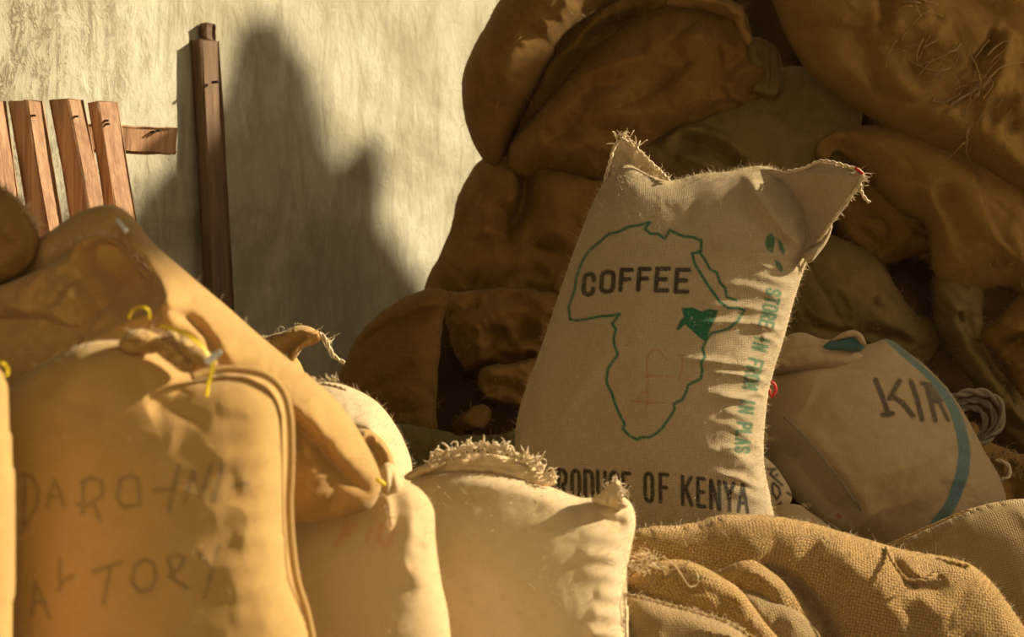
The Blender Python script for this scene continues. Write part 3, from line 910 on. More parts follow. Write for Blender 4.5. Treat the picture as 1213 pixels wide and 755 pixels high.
blob('ear', EAR_R, KY + 0.04, 0.018, 0.03, M['kenya'], kr, res=2.2, p=0.5, creases=[([(905, 210), (945, 240), (955, 295)], 14, 0.03, 'v'), ([(950, 205), (985, 210), (1015, 207)], 8, 0.02, 'r'), ([(975, 225), (960, 260), (952, 290)], 16, 0.02, 'v')],
     wr=(0.006, 40, 0.8, 1.0, 3), tilt=lambda x, y: -(x - 920) * 0.0011, seed=12)
EAR_R2 = [(953, 300), (972, 284), (987, 262), (982, 282), (972, 298), (958, 312)]
blob('ear_fold', EAR_R2, KY - 0.02, 0.02, 0.02, M['kenya'], kr, res=1.8, seed=13)
EAR_L = [(716, 216), (720, 196), (727, 178), (732, 168), (741, 165), (752, 172), (766, 187), (780, 198), (792, 213), (775, 212), (748, 203), (733, 205)]
blob('ear', EAR_L, KY + 0.12, 0.012, 0.03, M['kenya'], kr, res=1.8, creases=[([(735, 180), (745, 192), (770, 206)], 7, 0.015, 'v')], wr=(0.006, 25, 0.8, 1.0, 3), seed=14)
tc_ = M['thread_pale']
cord('ear_seam', [(716, 216, KY + .10), (722, 194, KY + .10), (729, 172, KY + .10), (737, 166, KY + .09), (752, 174, KY + .09), (768, 190, KY + .08), (780, 201, KY + .07), (792, 213, KY + .03)], tc_, kr, 0.0045, twist=True)
eY = lambda x: KY + 0.035 - (x - 920) * 0.0011
cord('ear_seam', [(x, y, eY(x)) for x, y in ((930, 204), (953, 199), (972, 191), (1000, 196), (1022, 206), (1008, 233), (986, 262), (969, 288), (955, 307), (948, 322))], tc_, kr, 0.0042, twist=True)
cord('side_seam', [(948, 322, KY + .02), (937, 364, KY + .02), (926, 405, KY + .01), (915, 440, KY), (908, 472, KY), (904, 510, KY), (903, 540, KY), (906, 565, KY), (912, 592, KY)], tc_, kr, 0.0030, twist=True)
fringe('frayed_thread', [(731, 172, KY + .1), (737, 163, KY + .1), (748, 168, KY + .1), (756, 178, KY + .09)], tc_, kr, n=26, length=0.034, r=0.0026, dirv=(0.1, 0, 1), curl=0.5, spread=0.4, seed=2, jitter=1.5)
fringe('frayed_thread', [(740, 168, KY + .09), (765, 188, KY + .08), (790, 212, KY + .05)], tc_, kr, n=60, length=0.014, r=0.0012, dirv=(0.4, -.2, 1), curl=0.4, spread=0.6, seed=4, jitter=1.5)
fringe('frayed_thread', [(1010, 200, eY(1010)), (1022, 206, eY(1022)), (1012, 226, eY(1012))], tc_, kr, n=36, length=0.022, r=0.0013, dirv=(0.6, -.2, -0.2), curl=0.5, spread=0.6, seed=5, jitter=1.5)
fringe('frayed_thread', [(1008, 232, eY(1008)), (986, 262, eY(986)), (970, 286, eY(970))], tc_, kr, n=50, length=0.016, r=0.0010, dirv=(0.5, -.3, -0.6), curl=0.4, spread=0.7, seed=6, jitter=1.5)
cord('hanging_thread', [(1019, 214, eY(1019)), (1020, 226, eY(1020)), (1024, 234, eY(1024)), (1030, 240, eY(1030))], tc_, kr, 0.0042, twist=True)
cord('red_stitch', [(1013, 199, eY(1013) - .005), (1018, 203, eY(1018) - .005), (1022, 206, eY(1022) - .005)], M['redtag'], kr, 0.0036)
cord('red_stitch', [(912, 452, KY - .01), (917, 455, KY - .01), (919, 463, KY - .01), (914, 470, KY - .01), (911, 462, KY - .02)], M['redtag'], kr, 0.004)
fuzz('loose_fibre', kb, M['thread_pale'], kr, n=9000, length=0.0085, width=0.00032, region=lambda x, y: (y < 640))
fuzz('loose_fibre', kb, M['thread_pale'], kr, n=900, length=0.009, width=0.00045, region=lambda x, y: (y < 216) | ((x > 940) & (y < 330)), seed=6)

# ---- sack with the blue stripe
IY = 6.25
I_OUT = [(900, 520), (902, 470), (910, 432), (922, 418), (945, 412), (990, 414), (1030, 408), (1052, 402), (1076, 418), (1101, 438), (1126, 466), (1147, 500), (1166, 535), (1186, 572), (1190, 605), (1160, 640), (1110, 660), (1050, 655), (1018, 642), (985, 628), (955, 606), (925, 570)]
ir = root('coffee_sack', base_of(I_OUT, IY), 'grey-beige sack with a blue stripe and black letters KIR', 'sack')
ib = blob('body', I_OUT, IY, 0.23, 0.18, M['kiri'], ir, res=1.9, p=0.5, ink=kiri_ink,
          creases=[([(925, 492), (955, 520), (988, 560), (1019, 604), (1030, 625)], 13, 0.020, 'r'), ([(915, 520), (950, 560), (985, 600), (1005, 620)], 26, 0.05, 'v'), ([(905, 446), (950, 440), (1000, 441), (1035, 444)], 7, 0.012, 's'),
                   ([(1040, 620), (1080, 600), (1120, 560)], 30, 0.010, 'v')],
          wr=(0.012, 110, 0.3, 1.0, 3), wr2=(0.003, 30, 0.3, 1.0, 5), tilt=lambda x, y: (600 - y) * 0.0007, seed=31)
cord('seam', [(928, 494, IY - .17), (955, 520, IY - .20), (988, 560, IY - .215), (1019, 604, IY - .17)], M['grey_cord'], ir, 0.0030, twist=True)
blob('rolled_top', [(905, 440), (912, 415), (928, 400), (948, 394), (975, 402), (995, 404), (1010, 412), (1024, 424), (1010, 436), (960, 442)], IY + .04, 0.09, 0.06, M['kiri'], ir, res=2.5, p=.5,
     creases=[([(925, 418), (960, 412), (1000, 420)], 6, 0.015, 'v')], wr=(0.012, 40, 0.2, 1, 3), seed=33)
blob('ear', [(975, 412), (985, 402), (998, 396), (1012, 393), (1022, 400), (1025, 410), (1018, 417), (1000, 416)], IY - .02, 0.025, 0.03, M['blue'], ir, res=1.8, wr=(0.006, 20, .2, 1, 3), seed=34)
blob('ear_hem', [(985, 404), (996, 395), (1012, 391), (1023, 399), (1026, 411), (1020, 408), (1012, 400), (998, 402)], IY - .045, 0.018, 0.02, M['kiri'], ir, res=1.8, seed=35)
fuzz('loose_fibre', ib, M['thread'], ir, n=2500, length=0.007, width=0.0003, region=lambda x, y: (y < 640))

# ---- pale printed sack squeezed between the two
VY = 6.02
V_OUT = [(880, 530), (905, 541), (918, 552), (928, 566), (936, 580), (938, 592), (930, 603), (905, 612), (870, 615), (860, 560)]
vr = root('coffee_sack', base_of(V_OUT, VY), 'narrow glimpse of a pale sack with black letters beside the Africa sack', 'sack')
blob('body', V_OUT, VY, 0.07, 0.08, burlap('pale_printed_jute', (0.60, 0.48, 0.30), 0.8, 0.003, 0.4, 0.3, 0.2, inks=[BLACK, None, None], gap=.15), vr, res=1.6, ink=vic_ink, wr=(0.006, 40, 0, 1, 3), seed=41)
V2 = [(880, 612), (915, 600), (945, 598), (958, 606), (985, 628), (990, 650), (900, 665), (860, 640)]
v2 = root('burlap_sack', base_of(V2, VY - .05), 'plain pale sack corner low between Africa sack and blue-striped sack', 'sack')
blob('body', V2, VY - .05, 0.07, 0.08, M['kiri'], v2, res=2.2, ink=lambda x, y: np.tile([[0, 0, 0, 1.]], (len(x), 1)), wr=(0.008, 40, 0, 1, 3), seed=42)
fringe('frayed_thread', [(950, 600, VY - .1), (957, 600, VY - .1)], M['thread'], v2, n=14, length=0.012, r=0.001, seed=43)

# ---- cream sacks in front
BY = 4.5
fb = floor_py(BY) - 2
B_OUT = [(486, 640), (482, 600), (484, 575), (496, 562), (520, 556), (556, 556), (602, 562), (649, 576), (690, 590), (716, 588), (735, 588), (747, 596), (753, 616), (748, 648), (743, 676), (744, 710), (748, 745), (752, 800), (748, 900), (730, fb), (620, fb + 1), (510, fb), (484, 900), (482, 760)]
br_ = root('burlap_sack', base_of(B_OUT, BY), 'full cream sack with a frayed stitched mouth in the front centre', 'sack')
b_cr = [([(700, 600), (722, 612), (742, 618)], 9, 0.02, 'v'), ([(690, 592), (715, 605), (735, 600)], 8, 0.014, 'r'), ([(520, 562), (600, 572), (680, 598)], 10, 0.010, 'r')]
for y in np.arange(630, 780, 22.0):
    b_cr.append(([(690 + rk.uniform(-12, 12), y - 4), (715, y), (738, y + 5)], 8, rk.uniform(.004, .009)))
bb = blob('body', B_OUT, BY, 0.17, 0.17, M['cream'], br_, res=3.0, p=0.33, creases=b_cr, wr=(0.006, 150, 0.5, 1.0, 3), wr2=(0.0012, 36, 0.2, 1, 4), tilt=lambda x, y: -(x - 610) * 0.00012 + (700 - y) * 0.0002, seed=51)
blob('mouth_lip', [(488, 566), (500, 552), (520, 543), (555, 537), (600, 541), (632, 552), (655, 572), (640, 578), (600, 566), (550, 560), (510, 562)], BY + .02, 0.035, 0.04, M['cream'], br_, res=2.2, p=.5,
     creases=[([(500, 558), (560, 549), (620, 556)], 3.5, 0.018, 'v'), ([(510, 550), (560, 543), (610, 549)], 3, 0.008, 'v')], wr=(0.008, 22, 0.1, 1, 3), seed=52)
blob('mouth_lip', [(478, 566), (490, 556), (512, 548), (530, 546), (520, 556), (500, 563), (486, 570)], BY - .02, 0.02, 0.02, M['creamb'], br_, res=2.0, wr=(0.006, 18, 0, 1, 3), seed=53, ink=lambda x, y: np.tile([[0, 0, 0, 1.]], (len(x), 1)))
fringe('frayed_thread', [(512, 543, BY - .02), (530, 538, BY - .01), (560, 534, BY), (590, 533, BY), (615, 541, BY), (640, 556, BY), (652, 570, BY - .02)], M['thread_pale'], br_, n=230, length=0.026, r=0.0032, dirv=(0.25, -0.3, 0.9), curl=1.0, spread=0.65, seed=54, jitter=2.5)
blob('ear', [(700, 592), (712, 584), (722, 574), (730, 568), (736, 574), (738, 586), (746, 598), (735, 604), (716, 600)], BY - .06, 0.03, 0.03, M['cream'], br_, res=2, wr=(0.012, 16, 0.5, 1, 3), seed=55)
fringe('frayed_thread', [(716, 580, BY - .08), (729, 568, BY - .08), (737, 578, BY - .08), (735, 596, BY - .09)], M['thread_pale'], br_, n=50, length=0.018, r=0.0013, dirv=(0.2, -.3, .8), curl=.6, spread=.6, seed=56)
fuzz('loose_fibre', bb, M['thread_pale'], br_, n=3500, length=0.007, width=0.0003)

AY = 4.12
fa = floor_py(AY) - 2
A_OUT = [(316, 640), (330, 596), (370, 578), (420, 572), (448, 566), (474, 568), (498, 580), (513, 602), (516, 640), (523, 690), (530, 722), (536, 790), (534, 900), (516, fa), (420, fa + 1), (335, fa), (318, 900), (314, 760)]
ar = root('burlap_sack', base_of(A_OUT, AY), 'cream sack with faint red marks under the drooping tan sack', 'sack')


def a_ink(px, py):
    R = strokes(px, py, [[(398, 648), (412, 618)], [(404, 640), (420, 622)], [(434, 640), (440, 628)], [(452, 622), (448, 640), (458, 648), (466, 632), (462, 618)]], 5, 4) * 0.8
    R = np.maximum(R, strokes(px, py, [[(482, 670), (490, 676)]], 8, 6) * .3)
    return np.stack([R * 0, R * 0, R, np.ones_like(px)], 1)


ab = blob('body', A_OUT, AY, 0.15, 0.15, M['creamb'], ar, res=3.0, p=0.36, ink=a_ink, creases=[([(460, 575), (463, 600), (462, 625)], 6, 0.012, 'r'), ([(440, 590), (446, 615), (440, 640)], 7, 0.010, 'v'), ([(490, 600), (488, 640), (498, 690)], 14, 0.012, 'r'), ([(508, 640), (500, 655), (485, 662)], 8, 0.008, 'v')],
          wr=(0.006, 90, 0.6, 1.0, 3), wr2=(0.0010, 30, 1.4, 1, 4), tilt=lambda x, y: -(x - 420) * 0.0003, seed=61)
blob('gathered_neck', [(440, 590), (444, 568), (452, 552), (462, 548), (472, 560), (478, 574), (470, 586)], AY - .06, 0.05, 0.04, M['creamb'], ar, res=2, creases=[([(455, 555), (456, 570), (452, 588)], 3, 0.012, 'v'), ([(464, 552), (466, 570), (464, 585)], 3, 0.012, 'v')], seed=62, ink=lambda x, y: np.tile([[0, 0, 0, 1.]], (len(x), 1)))
fuzz('loose_fibre', ab, M['thread_pale'], ar, n=1500, length=0.006, width=0.0003)

C_Y = 4.62
C_OUT = [(345, 470), (368, 455), (392, 453), (418, 460), (446, 476), (466, 500), (480, 526), (488, 553), (482, 600), (474, 800), (470, floor_py(C_Y) - 4), (350, floor_py(C_Y) - 4), (340, 800), (335, 600)]
cr_ = root('burlap_sack', base_of(C_OUT, C_Y), 'sunlit cream sack shoulder peeking out behind the drooping tan sack', 'sack')
cb = blob('body', C_OUT, C_Y, 0.16, 0.14, M['cream'], cr_, res=3.0, p=0.45, creases=[([(415, 500), (432, 520), (446, 545)], 7, 0.014, 'v'), ([(425, 490), (446, 510), (460, 540)], 8, 0.012, 'r')], wr=(0.012, 60, 0.8, 1, 3), tilt=lambda x, y: np.clip(600 - y, 0, 200) * 0.0012, seed=66)
blob('ear', [(418, 512), (432, 508), (450, 518), (462, 534), (468, 556), (462, 574), (450, 562), (438, 545), (424, 530)], C_Y - .2, 0.03, 0.03, M['tan'], cr_, res=2, creases=[([(430, 518), (448, 535), (456, 560)], 5, 0.02, 'v')], wr=(0.008, 20, .6, 1, 3), seed=67)
fringe('frayed_thread', [(366, 452, C_Y - .02), (380, 450, C_Y - .02), (398, 452, C_Y - .02)], M['thread_pale'], cr_, n=70, length=0.014, r=0.0012, dirv=(0, -.2, 1), curl=.5, spread=.6, seed=68)
cord('seam', [(362, 458, C_Y - .05), (382, 455, C_Y - .07), (410, 462, C_Y - .09)], M['thread'], cr_, 0.003, twist=True)
fuzz('loose_fibre', cb, M['thread_pale'], cr_, n=1500, length=0.007, width=0.0003, region=lambda x, y: (y < 600) & (x > 360))

# ---- sack whose knotted ear sticks up in the dark gap
EY = 5.0
E_OUT = [(255, 445), (290, 425), (320, 415), (345, 418), (360, 440), (365, 520), (368, 700), (360, floor_py(EY) - 3), (250, floor_py(EY) - 3), (240, 700), (245, 520)]
er = root('burlap_sack', base_of(E_OUT, EY), 'sack hidden behind the others, only its twisted frayed ear sunlit', 'sack')
blob('body', E_OUT, EY, 0.13, 0.13, M['tan'], er, res=4, p=.45, wr=(0.012, 60, .3, 1, 3), seed=71)
blob('ear', [(306, 404), (318, 398), (338, 392), (352, 386), (366, 387), (378, 394), (381, 402), (372, 408), (360, 412), (351, 424), (343, 434), (332, 440), (318, 430)], EY - .03, 0.02, 0.03, M['tan'], er, res=1.8,
     creases=[([(334, 428), (345, 408), (368, 396)], 4, 0.016, 'v'), ([(325, 402), (345, 394), (375, 392)], 4, 0.012, 'r'), ([(345, 425), (352, 412), (366, 402)], 3, .01, 'r')], wr=(0.008, 24, .4, 1, 3), seed=72)
fringe('frayed_thread', [(376, 390, EY - .03), (381, 398, EY - .03), (380, 402, EY - .03)], M['thread_pale'], er, n=10, length=0.05, r=0.0016, dirv=(0.75, -.1, -.55), curl=.28, spread=.25, seed=73, jitter=1, steps=9)
cord('hanging_thread', [(378, 394, EY - .04), (386, 402, EY - .04), (391, 414, EY - .04), (398, 424, EY - .04), (408, 430, EY - .04)], M['thread_pale'], er, 0.0042, twist=True)
fringe('frayed_thread', [(308, 403, EY - .03), (335, 393, EY - .03), (355, 386, EY - .03)], M['thread_pale'], er, n=30, length=0.010, r=0.0008, seed=74)

# ---- tan sack drooping across, its mouth fallen open
DY = 3.92
D_OUT = [(-40, 330), (0, 318), (40, 288), (71, 266), (95, 251), (122, 243), (143, 246), (162, 263), (181, 287), (210, 313), (240, 339), (270, 364), (299, 390), (347, 430), (388, 464), (418, 500), (436, 530), (449, 558), (452, 575), (443, 598), (425, 609), (386, 617), (348, 620), (310, 618), (250, 585), (180, 530), (90, 480), (0, 470), (-50, 440), (-60, 380)]
dr = root('burlap_sack', base_of(D_OUT, DY), 'tan sack drooping diagonally over its neighbours with gaping open mouth', 'sack')
d_cr = [([(-40, 345), (20, 342), (90, 338), (150, 345), (172, 378)], 34, .11, 'v'), ([(150, 262), (190, 315), (212, 350), (214, 395)], 14, .06, 'r'), ([(330, 478), (352, 497), (383, 528), (413, 561), (444, 586)], 9, 0.035, 'v'), ([(340, 470), (372, 494), (405, 530), (440, 572)], 18, 0.016, 'r'), ([(355, 500), (362, 520), (370, 545)], 6, 0.010, 'v'), ([(395, 560), (400, 585), (385, 610)], 12, .012, 'v'),
        ([(200, 330), (240, 370), (290, 420), (330, 470)], 26, 0.012, 'r'), ([(210, 362), (250, 392), (268, 420)], 7, 0.02, 'v'), ([(130, 262), (160, 290), (200, 345), (215, 390)], 14, .012, 'v')]
db_ = blob('body', D_OUT, DY, 0.13, 0.14, M['tan'], dr, res=2.8, p=.45, creases=d_cr, wr=(0.012, 90, 0.7, 1, 3), wr2=(0.003, 26, .7, 1, 4), seed=81, uvrot=.6)
M_OUT = [(-40, 345), (0, 338), (40, 322), (75, 303), (100, 284), (116, 276), (133, 279), (150, 295), (168, 313), (186, 330), (197, 350), (197, 372), (188, 395), (172, 408), (140, 410), (110, 402), (70, 388), (30, 378), (-40, 376)]
mb = blob('open_mouth', M_OUT, DY - .06, 0.07, 0.06, M['tan'], dr, res=2.2, p=.45, uvrot=.3,
          creases=[([(112, 290), (130, 310), (148, 340), (165, 375), (172, 400)], 24, 0.14, 'v'), ([(92, 291), (116, 279), (134, 283), (152, 299), (172, 318), (190, 338), (196, 360), (186, 392)], 6, 0.05, 'rk'), 
                   ([(80, 318), (110, 345), (140, 395)], 14, .012, 'v'), ([(0, 362), (60, 372), (110, 392)], 9, .016, 'r'), ([(60, 330), (95, 352), (110, 380)], 8, .01, 'r')], wr=(0.012, 45, 0.5, 1, 3), wr2=(0.005, 18, .5, 1, 4), seed=82)
fringe('frayed_thread', [(60, 300, DY - .1), (95, 284, DY - .1), (116, 276, DY - .1), (135, 280, DY - .1), (160, 304, DY - .1), (190, 336, DY - .1)], M['thread'], dr, n=110, length=0.009, r=0.0009, dirv=(.2, -.3, .8), spread=.7, seed=83)
cord('white_tag', [(139, 261, DY - .11), (145, 268, DY - .12), (150, 274, DY - .13)], M['white'], dr, 0.0042)
cord('yellow_tie', [(446, 568, DY - .09), (451, 571, DY - .09), (455, 574, DY - .08)], M['yellow'], dr, 0.0035)
fringe('frayed_thread', [(455, 586, DY - .06), (458, 600, DY - .06), (462, 618, DY - .08)], M['thread'], dr, n=12, length=0.02, r=0.001, dirv=(0.2, -.2, -1), seed=84)
cord('hanging_thread', [(450, 584, DY - .08), (458, 592, DY - .10), (461, 610, DY - .10), (463, 624, DY - .09)], M['thread_dark'], dr, 0.002)
fuzz('loose_fibre', db_, M['thread'], dr, n=1800, length=0.006, width=0.0003, region=lambda x, y: (y < 620))

# ---- golden sack with handwriting
LY = 3.6
fl = floor_py(LY) - 2
L_OUT = [(8, 520), (8, 470), (22, 450), (50, 432), (80, 415), (110, 405), (150, 404), (180, 414), (205, 430), (228, 446), (255, 440), (285, 440), (312, 446), (330, 460), (339, 485), (341, 530), (340, 580), (342, 640), (347, 688), (358, 715), (368, 745), (372, 850), (366, 1000), (340, fl), (190, fl + 2), (40, fl), (16, 1000), (12, 850), (15, 755), (17, 620)]
lr = root('burlap_sack', base_of(L_OUT, LY), 'golden sack with two lines of faded black handwriting', 'sack')
l_cr = [([(228, 452), (260, 448), (300, 452), (326, 470)], 7, 0.010, 'v'), ([(228, 450), (215, 470), (190, 485)], 14, .012, 'v'), ([(110, 410), (100, 450), (70, 490)], 20, .010, 'r'), ([(170, 420), (185, 460), (230, 490), (260, 500)], 16, .008, 'v'),
        ([(60, 440), (90, 470), (140, 480)], 18, .010, 'v')]
for y in np.arange(478, 720, 30.0):
    l_cr.append(([(270 + rk.uniform(-24, 24), y + rk.uniform(-4, 8)), (312, y), (334, y + 6)], 13, rk.uniform(.001, .005)))
lb = blob('body', L_OUT, LY, 0.16, 0.16, M['letter'], lr, res=2.6, p=0.30, creases=l_cr, wr=(0.005, 150, 0.3, 1, 3), wr2=(0.0008, 34, .2, 1, 4), ink=letter_ink, tilt=lambda x, y: (700 - y) * 0.00008, seed=91)
cord('side_seam', [(228, 447, LY - .06), (258, 438, LY - .04), (290, 439, LY - .03), (318, 447, LY - .03), (335, 464, LY - .03), (343, 492, LY - .03), (345, 540, LY - .03), (343, 600, LY - .03), (346, 650, LY - .03), (352, 690, LY - .03), (362, 722, LY - .03), (370, 760, LY - .03)], M['letter'], lr, 0.0060)
for k, (ol, sd) in enumerate((([(140, 408), (150, 396), (166, 390), (182, 394), (194, 402), (190, 416), (170, 420), (150, 418)], 1), ([(180, 402), (196, 398), (212, 408), (224, 420), (232, 438), (218, 442), (200, 430), (184, 416)], 2),
                              ([(196, 392), (214, 396), (234, 408), (250, 420), (258, 432), (240, 436), (222, 424), (204, 408)], 3))):
    blob('gathered_mouth', ol, LY - .05 - .015 * k, 0.03, 0.03, M['letter'], lr, res=1.8, wr=(0.016, 14, .5, 1, 3), seed=92 + k, ink=lambda x, y: np.tile([[0, 0, 0, 1.]], (len(x), 1)))
fringe('frayed_thread', [(150, 395, LY - .08), (185, 395, LY - .09), (215, 405, LY - .1), (245, 425, LY - .1)], M['thread'], lr, n=70, length=0.012, r=0.001, dirv=(.3, -.5, .6), spread=.7, seed=96)


def ribbon(name, pts, w, mat, parent, th_=0.0012):
    Q = catmull(pts, 4, False); P = np.array([W3(*q) for q in Q])
    T = np.gradient(P, axis=0); T /= np.linalg.norm(T, axis=1)[:, None]
    N = np.cross(T, [0, 1, 0]); N /= np.linalg.norm(N, axis=1)[:, None]
    tw = np.linspace(0, 1.2, len(P))[:, None]; N = N * np.cos(tw) + np.array([0, 1, 0]) * np.sin(tw) * 0.8; Bn = np.cross(T, N)
    V = np.concatenate([P - N * w / 2 - Bn * th_, P + N * w / 2 - Bn * th_, P + N * w / 2 + Bn * th_, P - N * w / 2 + Bn * th_]); n = len(P)
    F = []
    for i in range(n - 1):
        for k in range(4): F.append((k * n + i, ((k + 1) % 4) * n + i, ((k + 1) % 4) * n + i + 1, k * n + i + 1))
    F += [(0, n, 2 * n, 3 * n), (n - 1, 4 * n - 1, 3 * n - 1, 2 * n - 1)]
    return mesh_obj(name, V, F, mat, parent, smooth=False)


ribbon('yellow_tie', [(152, 378, LY - .10), (157, 368, LY - .105), (166, 364, LY - .11), (176, 367, LY - .11), (177, 378, LY - .10)], 0.0042, M['yellow'], lr)
ribbon('yellow_tie', [(190, 386, LY - .12), (208, 391, LY - .13), (226, 400, LY - .135), (240, 412, LY - .135), (248, 424, LY - .135)], 0.006, M['yellow'], lr)
ribbon('yellow_tie', [(252, 424, LY - .138), (251, 440, LY - .142), (247, 455, LY - .142), (245, 470, LY - .14)], 0.0065, M['yellow'], lr)
ribbon('white_tag', [(244, 430, LY - .14), (252, 424, LY - .145), (262, 416, LY - .145)], 0.011, M['white'], lr)
fuzz('loose_fibre', lb, M['thread'], lr, n=1500, length=0.006, width=0.0003)

# ---- edges of two more sacks at the far left
SY = 3.3
S_OUT = [(-130, 470), (-100, 445), (-40, 436), (-5, 434), (5, 446), (9, 500), (14, 560), (17, 620), (14, 700), (13, 800), (8, floor_py(SY) - 3), (-110, floor_py(SY) - 3), (-130, 800)]
sr = root('burlap_sack', base_of(S_OUT, SY), 'pale sack cut off by the lower left picture edge', 'sack')
blob('body', S_OUT, SY, 0.10, 0.10, M['letter'], sr, res=3.5, p=.42, wr=(0.008, 60, .2, 1, 3), seed=101, ink=lambda x, y: np.tile([[0, 0, 0, 1.]], (len(x), 1)))
ribbon('yellow_tie', [(-6, 432, SY - .05), (3, 430, SY - .05), (9, 436, SY - .04), (8, 446, SY - .04)], 0.005, M['yellow'], sr)
NY = 3.86
N_OUT = [(-60, 222), (-20, 216), (6, 224), (22, 236), (33, 250), (43, 266), (46, 286), (42, 306), (28, 322), (5, 334), (-40, 345), (-90, 340), (-110, 280), (-90, 240)]
nr = root('burlap_sack', base_of(N_OUT, NY), 'rounded fuzzy sack end at the left picture edge above the open mouth', 'sack')
nb_ = blob('body', N_OUT, NY, 0.09, 0.09, M['heap2'], nr, res=2.6, p=.45, creases=[([(20, 245), (36, 272), (36, 305), (20, 325)], 5, .016, 'v'), ([(0, 240), (15, 262), (20, 290)], 8, .01, 'r')], wr=(0.014, 40, .8, 1, 3), seed=102)  # darker jute stands in for shade on this sack end
fringe('frayed_thread', [(4, 224, NY - .04), (22, 236, NY - .04), (34, 252, NY - .04), (44, 270, NY - .03)], M['thread'], nr, n=80, length=0.014, r=0.0010, dirv=(.5, -.2, .8), spread=.6, seed=103)

# ---- coarse folded sack in the lower right foreground
FY = 4.75
F_OUT = [(738, 648), (747, 634), (757, 628), (790, 624), (826, 621), (845, 614), (866, 610), (892, 611), (922, 613), (965, 621), (1003, 632), (1050, 646), (1080, 654), (1112, 659), (1148, 668), (1170, 685), (1186, 705), (1215, 748), (1240, 800), (1240, 900), (1120, 940), (900, 930), (745, 880), (736, 760)]
fr_ = root('burlap_sack', (W3(960, 800, FY)[0], FY, 0.0), 'coarse open-weave golden sack folded in heavy rolls, lower right', 'sack')
f_cr = [([(1048, 648), (1058, 668), (1075, 688), (1095, 686), (1108, 678)], 6, 0.022, 'v'), ([(1060, 660), (1080, 678), (1100, 676)], 7, 0.010, 'r'), ([(1075, 692), (1088, 710), (1110, 722)], 14, 0.010, 'r'), ([(1062, 700), (1075, 730), (1080, 760)], 12, 0.006, 'v'),
        ([(1148, 675), (1175, 710), (1190, 760)], 18, .008, 'r'), ([(1090, 740), (1110, 760), (1120, 790)], 14, .005, 'r'),
        ([(890, 662), (925, 680), (950, 705), (968, 735), (985, 765)], 10, 0.05, 'v'), ([(960, 640), (1000, 665), (1040, 710), (1055, 760)], 30, .02, 'r')]
fb_ = blob('rolled_back', F_OUT, FY, 0.16, 0.22, M['coarse'], fr_, res=2.6, p=.30, creases=f_cr, wr=(0.005, 90, .4, 1, 3), wr2=(0.001, 26, .9, 1, 4), uvrot=-.18, tilt=lambda x, y: 0 * x, seed=111)
blob('tongue_fold', [(836, 684), (855, 674), (875, 666), (892, 664), (912, 676), (935, 694), (958, 718), (975, 745), (985, 775), (940, 760), (905, 730), (880, 704), (860, 696)], FY - .14, 0.055, 0.05, M['coarse'], fr_, res=2.4, uvrot=.5, wr=(0.008, 40, .6, 1, 3), seed=112)
blob('flat_layer', [(840, 715), (860, 698), (885, 697), (915, 708), (945, 722), (970, 748), (1000, 800), (1000, 880), (850, 880), (830, 780)], FY - .17, 0.07, 0.05, M['side'], fr_, res=2.6, uvrot=.2, wr=(0.008, 50, .6, 1, 3), seed=113, p=.4)
blob('front_flap', [(742, 692), (750, 682), (762, 672), (785, 664), (812, 664), (832, 671), (855, 684), (876, 698), (892, 718), (908, 740), (930, 765), (945, 790), (900, 775), (860, 742), (820, 730), (780, 718), (750, 709), (742, 706)], FY - .23, 0.06, 0.05, M['coarse'], fr_, res=2.4, uvrot=.35,
     creases=[([(740, 700), (790, 690), (840, 700), (880, 730)], 14, .012, 'v')], wr=(0.010, 46, .5, 1, 3), seed=114)
blob('front_flap', [(742, 708), (750, 705), (785, 716), (828, 728), (862, 740), (905, 770), (930, 810), (930, 890), (742, 890), (738, 780)], FY - .29, 0.09, 0.06, M['side'], fr_, res=2.6, p=.38, uvrot=.05, wr=(0.008, 60, .5, 1, 3), seed=115)
cord('hem', [(738, 704, FY - .33), (762, 709, FY - .335), (789, 716, FY - .34), (830, 727, FY - .34), (866, 740, FY - .34), (905, 766, FY - .33)], M['thread_dark'], fr_, 0.0035, twist=True)
fringe('frayed_thread', [(738, 704, FY - .34), (789, 716, FY - .345), (830, 727, FY - .345), (870, 741, FY - .345), (905, 766, FY - .335)], M['thread'], fr_, n=170, length=0.015, r=0.0010, dirv=(-.1, -.7, .1), spread=.6, curl=.5, seed=116)
fringe('frayed_thread', [(746, 662, FY - .26), (758, 660, FY - .26), (772, 666, FY - .27), (748, 674, FY - .27)], M['thread_pale'], fr_, n=90, length=0.026, r=0.0013, dirv=(.4, -.6, .2), spread=.6, curl=.6, seed=117, jitter=3)
cord('loose_thread', [(768, 670, FY - .30), (790, 676, FY - .32), (805, 672, FY - .32), (817, 665, FY - .32)], M['thread'], fr_, 0.0016)
cord('loose_thread', [(785, 660, FY - .30), (800, 671, FY - .33), (810, 686, FY - .34), (818, 696, FY - .34), (828, 690, FY - .33), (825, 680, FY - .33)], M['thread'], fr_, 0.0014)
cord('hem', [(1050, 648, FY - .06), (1059, 668, FY - .13), (1075, 687, FY - .15), (1094, 687, FY - .15), (1108, 678, FY - .13)], M['thread_dark'], fr_, 0.0036, twist=True)
cord('hem', [(1108, 662, FY - .04), (1130, 667, FY - .06), (1148, 671, FY - .06)], M['thread_dark'], fr_, 0.0034, twist=True)
fuzz('loose_fibre', fb_, M['thread_pale'], fr_, n=3500, length=0.008, width=0.00035)

